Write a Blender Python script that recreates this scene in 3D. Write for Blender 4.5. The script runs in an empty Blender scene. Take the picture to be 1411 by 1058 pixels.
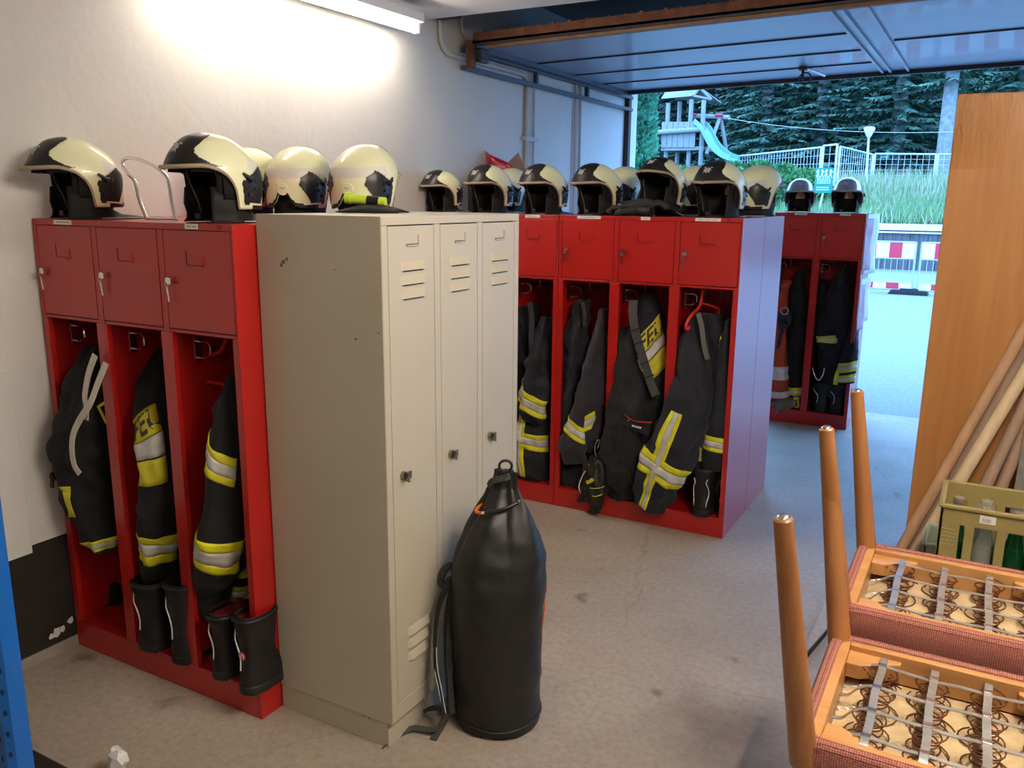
import bpy, bmesh, math, random
from mathutils import Vector, Matrix, noise
PI = math.pi
R = math.radians
random.seed(7)
scene = bpy.context.scene
LAMP, LAMP2, LAMP3, SKY, EXPO = 46.0, 270.0, 48.0, 6.9, 0.36
COL = scene.collection

# ---------------------------------------------------------------- camera
IMG_W, IMG_H = 1411, 1058
FPX = 1163.877
YAW, PITCH, ROLL = -0.5085, -0.2152, 0.0088
CAM = Vector((0, 0, 1.8879))
_cy, _sy, _cp, _sp = math.cos(YAW), math.sin(YAW), math.cos(PITCH), math.sin(PITCH)
FWD = Vector((_sy * _cp, _cy * _cp, _sp))
_r = Vector((_cy, -_sy, 0)); _u = _r.cross(FWD)
RGT = math.cos(ROLL) * _r + math.sin(ROLL) * _u
UP = -math.sin(ROLL) * _r + math.cos(ROLL) * _u
cam_data = bpy.data.cameras.new('camera'); cam = bpy.data.objects.new('camera', cam_data); COL.objects.link(cam)
cam_data.sensor_fit = 'HORIZONTAL'; cam_data.sensor_width = 36.0; cam_data.lens = FPX / IMG_W * 36.0
cam_data.clip_start = 0.02; cam_data.clip_end = 500
cam.matrix_world = Matrix(((RGT.x, UP.x, -FWD.x, CAM.x), (RGT.y, UP.y, -FWD.y, CAM.y), (RGT.z, UP.z, -FWD.z, CAM.z), (0, 0, 0, 1)))
scene.camera = cam


def at(px, py, y):
    """the point of the place seen at a pixel of the photograph, at distance y into the room"""
    d = FWD + RGT * ((px - IMG_W / 2) / FPX) + UP * ((IMG_H / 2 - py) / FPX)
    return CAM + d * (y / d.y)


def atz(px, py, z):
    d = FWD + RGT * ((px - IMG_W / 2) / FPX) + UP * ((IMG_H / 2 - py) / FPX)
    return CAM + d * ((z - CAM.z) / d.z)


# ---------------------------------------------------------------- materials
def srgb(r, g, b):
    f = lambda c: (c / 12.92 if c <= 0.04045 else ((c + 0.055) / 1.055) ** 2.4)
    return (f(r / 255), f(g / 255), f(b / 255), 1)


def mat(name, col, rough=0.5, metal=0.0, var=0.0, vscale=8.0, bump=0.0, bscale=60.0, spec=0.5, coat=0.0, emit=None, estr=0.0, trans=0.0, ior=1.45, sheen=0.0, col2=None, stretch=None, rvar=0.0, detail=4):
    m = bpy.data.materials.new(name); m.use_nodes = True
    nt = m.node_tree; b = nt.nodes['Principled BSDF']
    b.inputs['Base Color'].default_value = col
    b.inputs['Roughness'].default_value = rough
    b.inputs['Metallic'].default_value = metal
    b.inputs['Specular IOR Level'].default_value = spec
    b.inputs['Coat Weight'].default_value = coat
    b.inputs['IOR'].default_value = ior
    b.inputs['Transmission Weight'].default_value = trans
    b.inputs['Sheen Weight'].default_value = sheen
    if emit:
        b.inputs['Emission Color'].default_value = emit; b.inputs['Emission Strength'].default_value = estr
    if var or bump or rvar:
        tc = nt.nodes.new('ShaderNodeTexCoord'); src = tc.outputs['Object']
        if stretch:
            mp = nt.nodes.new('ShaderNodeMapping'); mp.inputs['Scale'].default_value = stretch
            nt.links.new(src, mp.inputs['Vector']); src = mp.outputs['Vector']
    if var:
        n = nt.nodes.new('ShaderNodeTexNoise'); n.inputs['Scale'].default_value = vscale; n.inputs['Detail'].default_value = detail
        nt.links.new(src, n.inputs['Vector'])
        mx = nt.nodes.new('ShaderNodeMix'); mx.data_type = 'RGBA'
        c2 = col2 or tuple(c * (1 - var) for c in col[:3]) + (1,)
        mx.inputs[6].default_value = col; mx.inputs[7].default_value = c2
        rp = nt.nodes.new('ShaderNodeMapRange'); rp.inputs[1].default_value = 0.35; rp.inputs[2].default_value = 0.68
        nt.links.new(n.outputs['Fac'], rp.inputs[0]); nt.links.new(rp.outputs[0], mx.inputs[0])
        nt.links.new(mx.outputs[2], b.inputs['Base Color'])
        if rvar:
            r2 = nt.nodes.new('ShaderNodeMapRange'); r2.inputs[3].default_value = rough; r2.inputs[4].default_value = rough + rvar
            nt.links.new(n.outputs['Fac'], r2.inputs[0]); nt.links.new(r2.outputs[0], b.inputs['Roughness'])
    if bump:
        n2 = nt.nodes.new('ShaderNodeTexNoise'); n2.inputs['Scale'].default_value = bscale; n2.inputs['Detail'].default_value = 5
        nt.links.new(src, n2.inputs['Vector'])
        bp = nt.nodes.new('ShaderNodeBump'); bp.inputs['Strength'].default_value = bump; bp.inputs['Distance'].default_value = 0.01
        nt.links.new(n2.outputs['Fac'], bp.inputs['Height']); nt.links.new(bp.outputs['Normal'], b.inputs['Normal'])
    return m


M = {}
M['red'] = mat('red locker paint', (0.43, 0.0105, 0.0085, 1), 0.36, var=0.12, vscale=3, coat=0.55, spec=0.5, bump=0.02, bscale=25)
M['red'].node_tree.nodes['Principled BSDF'].inputs['Coat Roughness'].default_value = 0.22
M['red_plastic'] = mat('red plastic hanger', (0.5, 0.02, 0.012, 1), 0.35)
M['gap'] = mat('dark gap', (0.012, 0.004, 0.004, 1), 0.9)
M['grey_paint'] = mat('grey beige locker paint', (0.47, 0.42, 0.325, 1), 0.42, var=0.06, vscale=2.5, spec=0.4, bump=0.015, bscale=18)
M['chrome'] = mat('chromed steel', (0.75, 0.74, 0.72, 1), 0.22, metal=1.0)
M['zinc'] = mat('zinc steel strap', (0.62, 0.62, 0.60, 1), 0.38, metal=0.85, var=0.2, vscale=30)
M['label'] = mat('white paper label', (0.72, 0.70, 0.66, 1), 0.6)
M['ink'] = mat('dark print', (0.03, 0.03, 0.03, 1), 0.6)
M['faint_ink'] = mat('faded grey print', (0.30, 0.29, 0.28, 1), 0.6)
M['black_fabric'] = mat('black turnout fabric', (0.0075, 0.0075, 0.009, 1), 0.85, var=0.4, vscale=9, bump=0.35, bscale=40, sheen=0.04)
M['navy_fabric'] = mat('dark navy fabric', (0.0105, 0.0115, 0.019, 1), 0.85, var=0.35, vscale=9, bump=0.35, bscale=40, sheen=0.06)
M['purple_fabric'] = mat('washed violet grey fabric', (0.024, 0.021, 0.030, 1), 0.9, var=0.3, vscale=12, bump=0.3, bscale=50, sheen=0.15)
M['yellow'] = mat('fluorescent yellow tape', (0.74, 0.74, 0.015, 1), 0.6, var=0.2, vscale=14, col2=(0.55, 0.50, 0.02, 1))
M['silver_tape'] = mat('silver reflective tape', (0.62, 0.61, 0.57, 1), 0.45, metal=0.1, var=0.25, vscale=25)
M['white_cloth'] = mat('off white strap', (0.60, 0.55, 0.47, 1), 0.8, var=0.15, vscale=20)
M['strap_grey'] = mat('dark grey webbing', (0.055, 0.055, 0.05, 1), 0.8, var=0.2, vscale=60, bump=0.3, bscale=200)
M['rubber'] = mat('black rubber', (0.010, 0.010, 0.010, 1), 0.55, bump=0.15, bscale=50)
M['leather'] = mat('black boot leather', (0.010, 0.009, 0.009, 1), 0.5, var=0.3, vscale=18, bump=0.3, bscale=35)
M['red_lining'] = mat('red boot lining', (0.22, 0.012, 0.02, 1), 0.9)
M['cream'] = mat('luminous cream helmet shell', (0.84, 0.845, 0.55, 1), 0.30, var=0.04, vscale=5, coat=0.22, spec=0.4)
M['helmet_black'] = mat('black helmet plastic', (0.014, 0.012, 0.012, 1), 0.36)
M['helmet_liner'] = mat('black helmet padding', (0.006, 0.006, 0.006, 1), 0.95)
M['brim'] = mat('tan rubber brim', (0.36, 0.29, 0.20, 1), 0.45)
M['emblem'] = mat('silver emblem', (0.62, 0.62, 0.60, 1), 0.4, metal=0.3, var=0.4, vscale=120)
M['band'] = mat('pale reflective helmet band', (0.74, 0.70, 0.66, 1), 0.4)
M['neck_fabric'] = mat('black neck guard cloth', (0.007, 0.007, 0.007, 1), 0.7, bump=0.2, bscale=60)
M['silver_edge'] = mat('silver cloth lining', (0.70, 0.68, 0.64, 1), 0.45)
M['duffel'] = mat('black coated tarpaulin', (0.011, 0.011, 0.011, 1), 0.5, var=0.25, vscale=6, bump=0.6, bscale=8)
M['orange'] = mat('orange anodised metal', (0.78, 0.15, 0.012, 1), 0.3, metal=0.3)
M['orange_print'] = mat('orange print', (0.62, 0.10, 0.03, 1), 0.6)
M['orange_cloth'] = mat('red orange vest cloth', (0.36, 0.045, 0.02, 1), 0.8, bump=0.2, bscale=40)
M['lime'] = mat('lime torch plastic', (0.55, 0.70, 0.06, 1), 0.35)
M['blue_steel'] = mat('blue shelf paint', (0.004, 0.115, 0.46, 1), 0.35, var=0.1, vscale=4, coat=0.2)
M['hole'] = mat('dark hole', (0.004, 0.02, 0.07, 1), 0.8)
M['paper'] = mat('white paper', (0.78, 0.77, 0.76, 1), 0.8, var=0.05, vscale=10)
M['pink_paper'] = mat('pink stained paper', (0.70, 0.45, 0.50, 1), 0.8, var=0.4, vscale=9)
M['red_foil'] = mat('red glossy foil', (0.42, 0.01, 0.03, 1), 0.2, coat=0.6, bump=0.5, bscale=20)
M['card'] = mat('brown grey cardboard', (0.26, 0.19, 0.16, 1), 0.8)
M['dark_green'] = mat('dark green case', (0.030, 0.040, 0.032, 1), 0.6, var=0.3, vscale=20)
M['wood_leg'] = None
M['brass'] = mat('aged brass', (0.12, 0.075, 0.035, 1), 0.5, metal=0.8, var=0.5, vscale=60)


# ---------------------------------------------------------------- mesh building
class MB:
    def __init__(s):
        s.v = []; s.f = []; s.mi = []

    def add(s, vs, fs, m=0):
        o = len(s.v); s.v += [tuple(v) for v in vs]
        for f in fs:
            s.f.append(tuple(i + o for i in f)); s.mi.append(m)
        return s

    def box(s, x0, x1, y0, y1, z0, z1, m=0):
        vs = [(x, y, z) for z in (z0, z1) for y in (y0, y1) for x in (x0, x1)]
        return s.add(vs, [(0, 2, 3, 1), (4, 5, 7, 6), (0, 1, 5, 4), (2, 6, 7, 3), (0, 4, 6, 2), (1, 3, 7, 5)], m)

    def obox(s, c, ax, ay, az, m=0):
        c = Vector(c); ax = Vector(ax); ay = Vector(ay); az = Vector(az)
        vs = [c + ax * i + ay * j + az * k for k in (-1, 1) for j in (-1, 1) for i in (-1, 1)]
        return s.add(vs, [(0, 2, 3, 1), (4, 5, 7, 6), (0, 1, 5, 4), (2, 6, 7, 3), (0, 4, 6, 2), (1, 3, 7, 5)], m)

    def grid(s, rows, m=0, cu=False, cv=False):
        """rows: list of lists of points (u along the inside); cu closes the inside, cv the outside"""
        nv = len(rows); nu = len(rows[0]); vs = [p for r in rows for p in r]; fs = []
        for j in range(nv if cv else nv - 1):
            for i in range(nu if cu else nu - 1):
                a = j * nu + i; b = j * nu + (i + 1) % nu; c = ((j + 1) % nv) * nu + (i + 1) % nu; d = ((j + 1) % nv) * nu + i
                fs.append((a, b, c, d))
        return s.add(vs, fs, m)

    def tube(s, pts, r, n=8, m=0, caps=True, closed=False, flat=1.0, ref=None):
        pts = [Vector(p) for p in pts]; N = len(pts); rows = []
        prev = None
        for i, p in enumerate(pts):
            if closed: t = pts[(i + 1) % N] - pts[i - 1]
            else: t = pts[min(i + 1, N - 1)] - pts[max(i - 1, 0)]
            if t.length < 1e-9: t = Vector((0, 0, 1))
            t.normalize()
            if prev is None:
                a = Vector(ref) if ref else (Vector((0, 0, 1)) if abs(t.z) < 0.9 else Vector((1, 0, 0)))
            else: a = prev
            x = a - t * a.dot(t)
            if x.length < 1e-6: x = t.orthogonal()
            x.normalize(); y = t.cross(x); prev = x
            rr = r[i] if isinstance(r, (list, tuple)) else r
            rows.append([p + x * (rr * math.cos(2 * PI * k / n)) + y * (rr * flat * math.sin(2 * PI * k / n)) for k in range(n)])
        s.grid(rows, m, cu=True, cv=closed)
        if caps and not closed:
            o = len(s.v) - N * n
            s.f.append(tuple(o + k for k in range(n))[::-1]); s.mi.append(m)
            s.f.append(tuple(o + (N - 1) * n + k for k in range(n))); s.mi.append(m)
        return s

    def ribbon(s, pts, wd, w, th=0.003, m=0):
        """flat strap along pts; wd = width direction (one vector or one per point)"""
        pts = [Vector(p) for p in pts]; N = len(pts); rows = []
        for i, p in enumerate(pts):
            t = pts[min(i + 1, N - 1)] - pts[max(i - 1, 0)]; t.normalize()
            d = Vector(wd[i] if isinstance(wd, list) else wd); d = d - t * d.dot(t); d.normalize(); n = t.cross(d)
            ww = w[i] if isinstance(w, (list, tuple)) else w
            rows.append([p + d * (ww / 2) + n * (th / 2), p - d * (ww / 2) + n * (th / 2), p - d * (ww / 2) - n * (th / 2), p + d * (ww / 2) - n * (th / 2)])
        s.grid(rows, m, cu=True)
        o = len(s.v) - N * 4
        s.f.append((o + 3, o + 2, o + 1, o)); s.mi.append(m)
        s.f.append(tuple(o + (N - 1) * 4 + k for k in range(4))); s.mi.append(m)
        return s

    def lathe(s, prof, c=(0, 0, 0), n=24, m=0):
        c = Vector(c)
        rows = [[c + Vector((r * math.cos(2 * PI * k / n), r * math.sin(2 * PI * k / n), z)) for k in range(n)] for r, z in prof]
        return s.grid(rows, m, cu=True)

    def prism(s, poly, depth_vec, m=0):
        poly = [Vector(p) for p in poly]; d = Vector(depth_vec); n = len(poly)
        vs = poly + [p + d for p in poly]
        fs = [tuple(range(n))[::-1], tuple(range(n, 2 * n))] + [(i, (i + 1) % n, n + (i + 1) % n, n + i) for i in range(n)]
        return s.add(vs, fs, m)

    def build(s, name, mats, parent=None, smooth=None, bevel=0.0, solid=0.0, sub=0):
        me = bpy.data.meshes.new(name); me.from_pydata(s.v, [], s.f); me.update()
        for m in (mats if isinstance(mats, (list, tuple)) else [mats]): me.materials.append(m)
        if len(me.materials) > 1: me.polygons.foreach_set('material_index', s.mi)
        bm = bmesh.new(); bm.from_mesh(me); bmesh.ops.recalc_face_normals(bm, faces=bm.faces); bm.to_mesh(me); bm.free()
        if smooth is not None:
            me.polygons.foreach_set('use_smooth', [True] * len(me.polygons))
            if smooth < 179: me.set_sharp_from_angle(angle=R(smooth))
        o = bpy.data.objects.new(name, me); COL.objects.link(o)
        if parent is not None: o.parent = parent
        if solid:
            md = o.modifiers.new('solid', 'SOLIDIFY'); md.thickness = solid; md.offset = 0
        if sub:
            md = o.modifiers.new('sub', 'SUBSURF'); md.levels = sub; md.render_levels = sub
        if bevel:
            md = o.modifiers.new('bevel', 'BEVEL'); md.width = bevel; md.segments = 2; md.limit_method = 'ANGLE'
        return o


def tag(o, label=None, cat=None, group=None, kind=None):
    if label: o['label'] = label
    if cat: o['category'] = cat
    if group: o['group'] = group
    if kind: o['kind'] = kind
    return o


def thing(name, label, cat, loc=(0, 0, 0), rz=0.0, group=None, kind=None):
    o = bpy.data.objects.new(name, None); COL.objects.link(o); o.empty_display_size = 0.1
    o.location = loc; o.rotation_euler = (0, 0, rz)
    return tag(o, label, cat, group, kind)


def copy_tree(o, parent=None):
    c = o.copy(); COL.objects.link(c)
    if parent is not None: c.parent = parent
    for ch in list(o.children): copy_tree(ch, c)
    return c


def text_mesh(txt, size=1.0, bold=False):
    """outline of lettering as flat triangles: (verts2d, faces); origin bottom-left, height size"""
    cu = bpy.data.curves.new('letters', 'FONT'); cu.body = txt; cu.size = 1.0; cu.resolution_u = 3
    if bold: cu.offset = 0.02
    ob = bpy.data.objects.new('letters', cu); COL.objects.link(ob)
    dg = bpy.context.evaluated_depsgraph_get(); dg.update()
    me = bpy.data.meshes.new_from_object(ob.evaluated_get(dg))
    vs = [(v.co.x, v.co.y) for v in me.vertices]; fs = [tuple(p.vertices) for p in me.polygons]
    bpy.data.objects.remove(ob); bpy.data.meshes.remove(me); bpy.data.curves.remove(cu)
    x0 = min(v[0] for v in vs); y0 = min(v[1] for v in vs); y1 = max(v[1] for v in vs); k = size / (y1 - y0)
    return [((x - x0) * k, (y - y0) * k) for x, y in vs], fs


def catmull(pts, n):
    P = [Vector(p) for p in pts]; out = []; N = len(P)
    for k in range(n):
        t = k / (n - 1) * (N - 1); i = min(int(t), N - 2); f = t - i
        p0 = P[max(i - 1, 0)]; p1 = P[i]; p2 = P[i + 1]; p3 = P[min(i + 2, N - 1)]
        out.append(0.5 * ((2 * p1) + (p2 - p0) * f + (2 * p0 - 5 * p1 + 4 * p2 - p3) * f * f + (3 * p1 - p0 - 3 * p2 + p3) * f ** 3))
    return out


def lerp_list(L, t):
    i = min(int(t * (len(L) - 1)), len(L) - 2); f = t * (len(L) - 1) - i
    return L[i] * (1 - f) + L[i + 1] * f


# ---------------------------------------------------------------- room shell
XW = -3.245            # plaster wall on the left
CEIL = 2.98
YDOOR = 8.19           # garage door opening
YBACK = -2.6
XR = 3.6


def plaster_material():
    m = mat('white plaster', (0.66, 0.645, 0.615, 1), 0.85, var=0.07, vscale=1.6, bump=0.28, bscale=22)
    return m


def floor_material():
    m = bpy.data.materials.new('worn concrete floor'); m.use_nodes = True; nt = m.node_tree; b = nt.nodes['Principled BSDF']
    tc = nt.nodes.new('ShaderNodeTexCoord')

    def nz(scale, detail=5, rough=0.55):
        n = nt.nodes.new('ShaderNodeTexNoise'); n.inputs['Scale'].default_value = scale; n.inputs['Detail'].default_value = detail; n.inputs['Roughness'].default_value = rough
        nt.links.new(tc.outputs['Object'], n.inputs['Vector']); return n

    def ramp(src, stops):
        r = nt.nodes.new('ShaderNodeValToRGB'); e = r.color_ramp.elements
        e[0].position, e[0].color = stops[0]; e[1].position, e[1].color = stops[-1]
        for p, c in stops[1:-1]:
            x = e.new(p); x.color = c
        nt.links.new(src, r.inputs[0]); return r
    big = ramp(nz(0.9).outputs['Fac'], [(0.3, (0.29, 0.235, 0.19, 1)), (0.7, (0.45, 0.38, 0.315, 1))])
    fine = ramp(nz(38, 6, 0.7).outputs['Fac'], [(0.25, (0.72, 0.70, 0.68, 1)), (0.6, (1, 1, 1, 1))])
    spots = ramp(nz(5.0, 3, 0.5).outputs['Fac'], [(0.24, (0.5, 0.48, 0.46, 1)), (0.33, (1, 1, 1, 1))])
    vor = nt.nodes.new('ShaderNodeTexVoronoi'); vor.feature = 'DISTANCE_TO_EDGE'; vor.inputs['Scale'].default_value = 0.62
    wob = nz(3.5, 4); mixv = nt.nodes.new('ShaderNodeMix'); mixv.data_type = 'RGBA'; mixv.inputs[0].default_value = 0.18
    nt.links.new(tc.outputs['Object'], mixv.inputs[6]); nt.links.new(wob.outputs['Color'], mixv.inputs[7]); nt.links.new(mixv.outputs[2], vor.inputs['Vector'])
    crack = ramp(vor.outputs['Distance'], [(0.0006, (0.80, 0.79, 0.78, 1)), (0.0022, (1, 1, 1, 1))])
    keep = ramp(nz(1.7, 2).outputs['Fac'], [(0.46, (1, 1, 1, 1)), (0.52, (0, 0, 0, 1))])
    ck = nt.nodes.new('ShaderNodeMix'); ck.data_type = 'RGBA'; ck.inputs[7].default_value = (1, 1, 1, 1)
    nt.links.new(keep.outputs[0], ck.inputs[0]); nt.links.new(crack.outputs[0], ck.inputs[6])
    last = big.outputs[0]
    vm = nt.nodes.new('ShaderNodeVectorMath'); vm.operation = 'DISTANCE'; vm.inputs[1].default_value = (-0.60, 2.70, 0.0)
    nv = nz(4.5, 4); nm = nt.nodes.new('ShaderNodeMix'); nm.data_type = 'RGBA'; nm.blend_type = 'ADD'; nm.inputs[0].default_value = 0.35
    nt.links.new(tc.outputs['Object'], nm.inputs[6]); nt.links.new(nv.outputs['Color'], nm.inputs[7]); nt.links.new(nm.outputs[2], vm.inputs[0])
    vm.inputs[1].default_value = (-0.63 + 0.17, 2.78 + 0.17, 0.17)
    stain = ramp(vm.outputs['Value'], [(0.06, (0.5, 0.46, 0.42, 1)), (0.30, (1, 1, 1, 1))])
    for x in (fine.outputs[0], spots.outputs[0], ck.outputs[2], stain.outputs[0]):
        mm = nt.nodes.new('ShaderNodeMix'); mm.data_type = 'RGBA'; mm.blend_type = 'MULTIPLY'; mm.inputs[0].default_value = 1.0
        nt.links.new(last, mm.inputs[6]); nt.links.new(x, mm.inputs[7]); last = mm.outputs[2]
    nt.links.new(last, b.inputs['Base Color'])
    rr = nt.nodes.new('ShaderNodeMapRange'); rr.inputs[3].default_value = 0.42; rr.inputs[4].default_value = 0.68
    nt.links.new(nz(2.3).outputs['Fac'], rr.inputs[0]); nt.links.new(rr.outputs[0], b.inputs['Roughness'])
    bp = nt.nodes.new('ShaderNodeBump'); bp.inputs['Strength'].default_value = 0.12; bp.inputs['Distance'].default_value = 0.01
    nt.links.new(nz(55, 5).outputs['Fac'], bp.inputs['Height']); nt.links.new(bp.outputs['Normal'], b.inputs['Normal'])
    return m


M['plaster'] = plaster_material()
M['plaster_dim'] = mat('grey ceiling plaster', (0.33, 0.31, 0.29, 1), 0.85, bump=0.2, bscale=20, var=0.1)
M['ceiling'] = mat('white ceiling paint', (0.72, 0.71, 0.69, 1), 0.85, bump=0.12, bscale=30)
M['floor'] = floor_material()
M['dado'] = mat('dark brown wall base paint', (0.020, 0.015, 0.012, 1), 0.7, var=0.5, vscale=6, bump=0.25, bscale=30)
M['skirting'] = mat('pale grey skirting', (0.34, 0.30, 0.25, 1), 0.7, var=0.2, vscale=12)


def struct(name, mb, m, smooth=None, bevel=0.0):
    o = mb.build(name, m, smooth=smooth, bevel=bevel); o['kind'] = 'structure'; return o


struct('floor', MB().box(XW - 0.3, XR + 0.3, YBACK - 0.3, YDOOR, -0.12, 0.0), M['floor'])
struct('wall_left', MB().box(XW - 0.25, XW, YBACK - 0.25, YDOOR - 0.1, 0, 3.5), M['plaster'])
struct('wall_right', MB().box(XR, XR + 0.25, YBACK - 0.25, YDOOR - 0.1, 0, 3.5), M['plaster'])
struct('wall_back', MB().box(XW, XR, YBACK - 0.25, YBACK, 0, 3.5), M['plaster'])
wf = MB()
wf.box(XW - 0.25, XW + 0.04, YDOOR - 0.1, YDOOR + 0.06, -0.1, 3.5)           # left return beside the opening
wf.box(3.05, XR + 0.25, YDOOR - 0.1, YDOOR + 0.22, -0.1, 3.5)
wf.box(XW + 0.04, 3.05, YDOOR - 0.1, YDOOR + 0.22, 3.08, 3.5)                   # lintel
struct('wall_front', wf, mat('white outdoor render', (0.74, 0.73, 0.71, 1), 0.85, bump=0.2, bscale=25))
struct('ceiling', MB().box(XW, XR, YBACK, 4.66, CEIL, 3.5), M['ceiling'])
struct('ceiling_recess', MB().box(XW, XR, 4.66, YDOOR - 0.1, 3.34, 3.5), M['plaster_dim'])
struct('baseboard_left', MB().box(XW, XW + 0.012, YBACK, YDOOR - 0.1, 0, 0.045), M['skirting'])
tr = MB()
tr.box(XW, XW + 0.003, YBACK, YDOOR - 0.12, 0.045, 0.505)
struct('trim_1', tr, M['dado'])
struct('trim_2', MB().box(XW, XW + 0.014, YBACK, 1.84, 0.478, 1.22), M['plaster'], bevel=0.003)
chip = MB(); random.seed(3)
for (yy, zz, s_) in ((1.905, 0.095, 0.02), (1.93, 0.10, 0.012), (1.97, 0.12, 0.014), (1.88, 0.085, 0.01)):
    poly = [(XW + 0.003, yy + s_ * random.uniform(.6, 1.2) * math.cos(a * PI / 4), zz + s_ * 1.3 * random.uniform(.6, 1.2) * math.sin(a * PI / 4)) for a in range(8)]
    chip.prism(poly, (0.0012, 0, 0))
chips = chip.build('trim_3', M['plaster']); chips['kind'] = 'structure'
# ---------------------------------------------------------------- lamps
M['lamp_white'] = mat('white lamp enamel', (0.80, 0.79, 0.77, 1), 0.4)


def batten(name_label, x, y0, y1, z, power):
    tube_m = mat('lit fluorescent tube', (1, 1, 1, 1), 0.5, emit=(1.0, 0.88, 0.73, 1), estr=power)
    t = thing('hanging_batten_lamp', name_label, 'ceiling lamp', (x, (y0 + y1) / 2, z))
    L = (y1 - y0) / 2
    h = MB(); h.box(-0.055, 0.055, -L, L, 0.035, 0.085)
    h.prism([(-0.052, -L, 0.04), (-0.066, -L, -0.004), (-0.063, -L, -0.004), (-0.049, -L, 0.04)], (0, 2 * L, 0))
    h.build('housing', M['lamp_white'], t, bevel=0.004)
    for s in (-1, 1):
        c = MB(); c.box(-0.022, 0.022, s * L - 0.012, s * L + 0.012, -0.022, 0.04); c.build('end_cap', M['lamp_white'], t, bevel=0.004)
    b = MB(); b.tube([(0, -L + 0.015, 0), (0, L - 0.015, 0)], 0.021, 14); b.build('tube', tube_m, t, smooth=60)
    k = MB()
    for yy in (-L * 0.6, L * 0.6): k.box(-0.02, 0.02, yy - 0.03, yy + 0.03, 0.085, CEIL - z)
    k.build('bracket', M['lamp_white'], t)
    return t


batten('lit fluorescent batten lamp under the ceiling beside the left wall', -3.045, 2.62, 4.29, 2.845, LAMP)
batten('lit fluorescent batten lamp under the ceiling over the upturned chairs', 0.45, 1.0, 2.67, 2.845, LAMP2)
batten('lit fluorescent batten lamp under the ceiling above the camera side of the room', 0.55, -1.3, 0.37, 2.845, LAMP3)

# ---------------------------------------------------------------- lockers
UNIT, DEP, HL = 0.3592, 0.508, 1.80


def label_plate(w, parent, loc, seed=0, bars=2):
    rnd = random.Random(seed)
    m = MB(); m.box(-w / 2, w / 2, -0.0012, 0, -0.0085, 0.0085); o = m.build('name_label', M['label'], parent); o.location = loc
    t = MB(); x = -w * 0.36
    while x < w * 0.34:
        d = rnd.uniform(0.003, 0.008); t.box(x, x + d, -0.0016, -0.0012, -0.0025, 0.0025); x += d + rnd.choice((0.0015, 0.0015, 0.006))
    t.build('print', M['faint_ink'], o)


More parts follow.
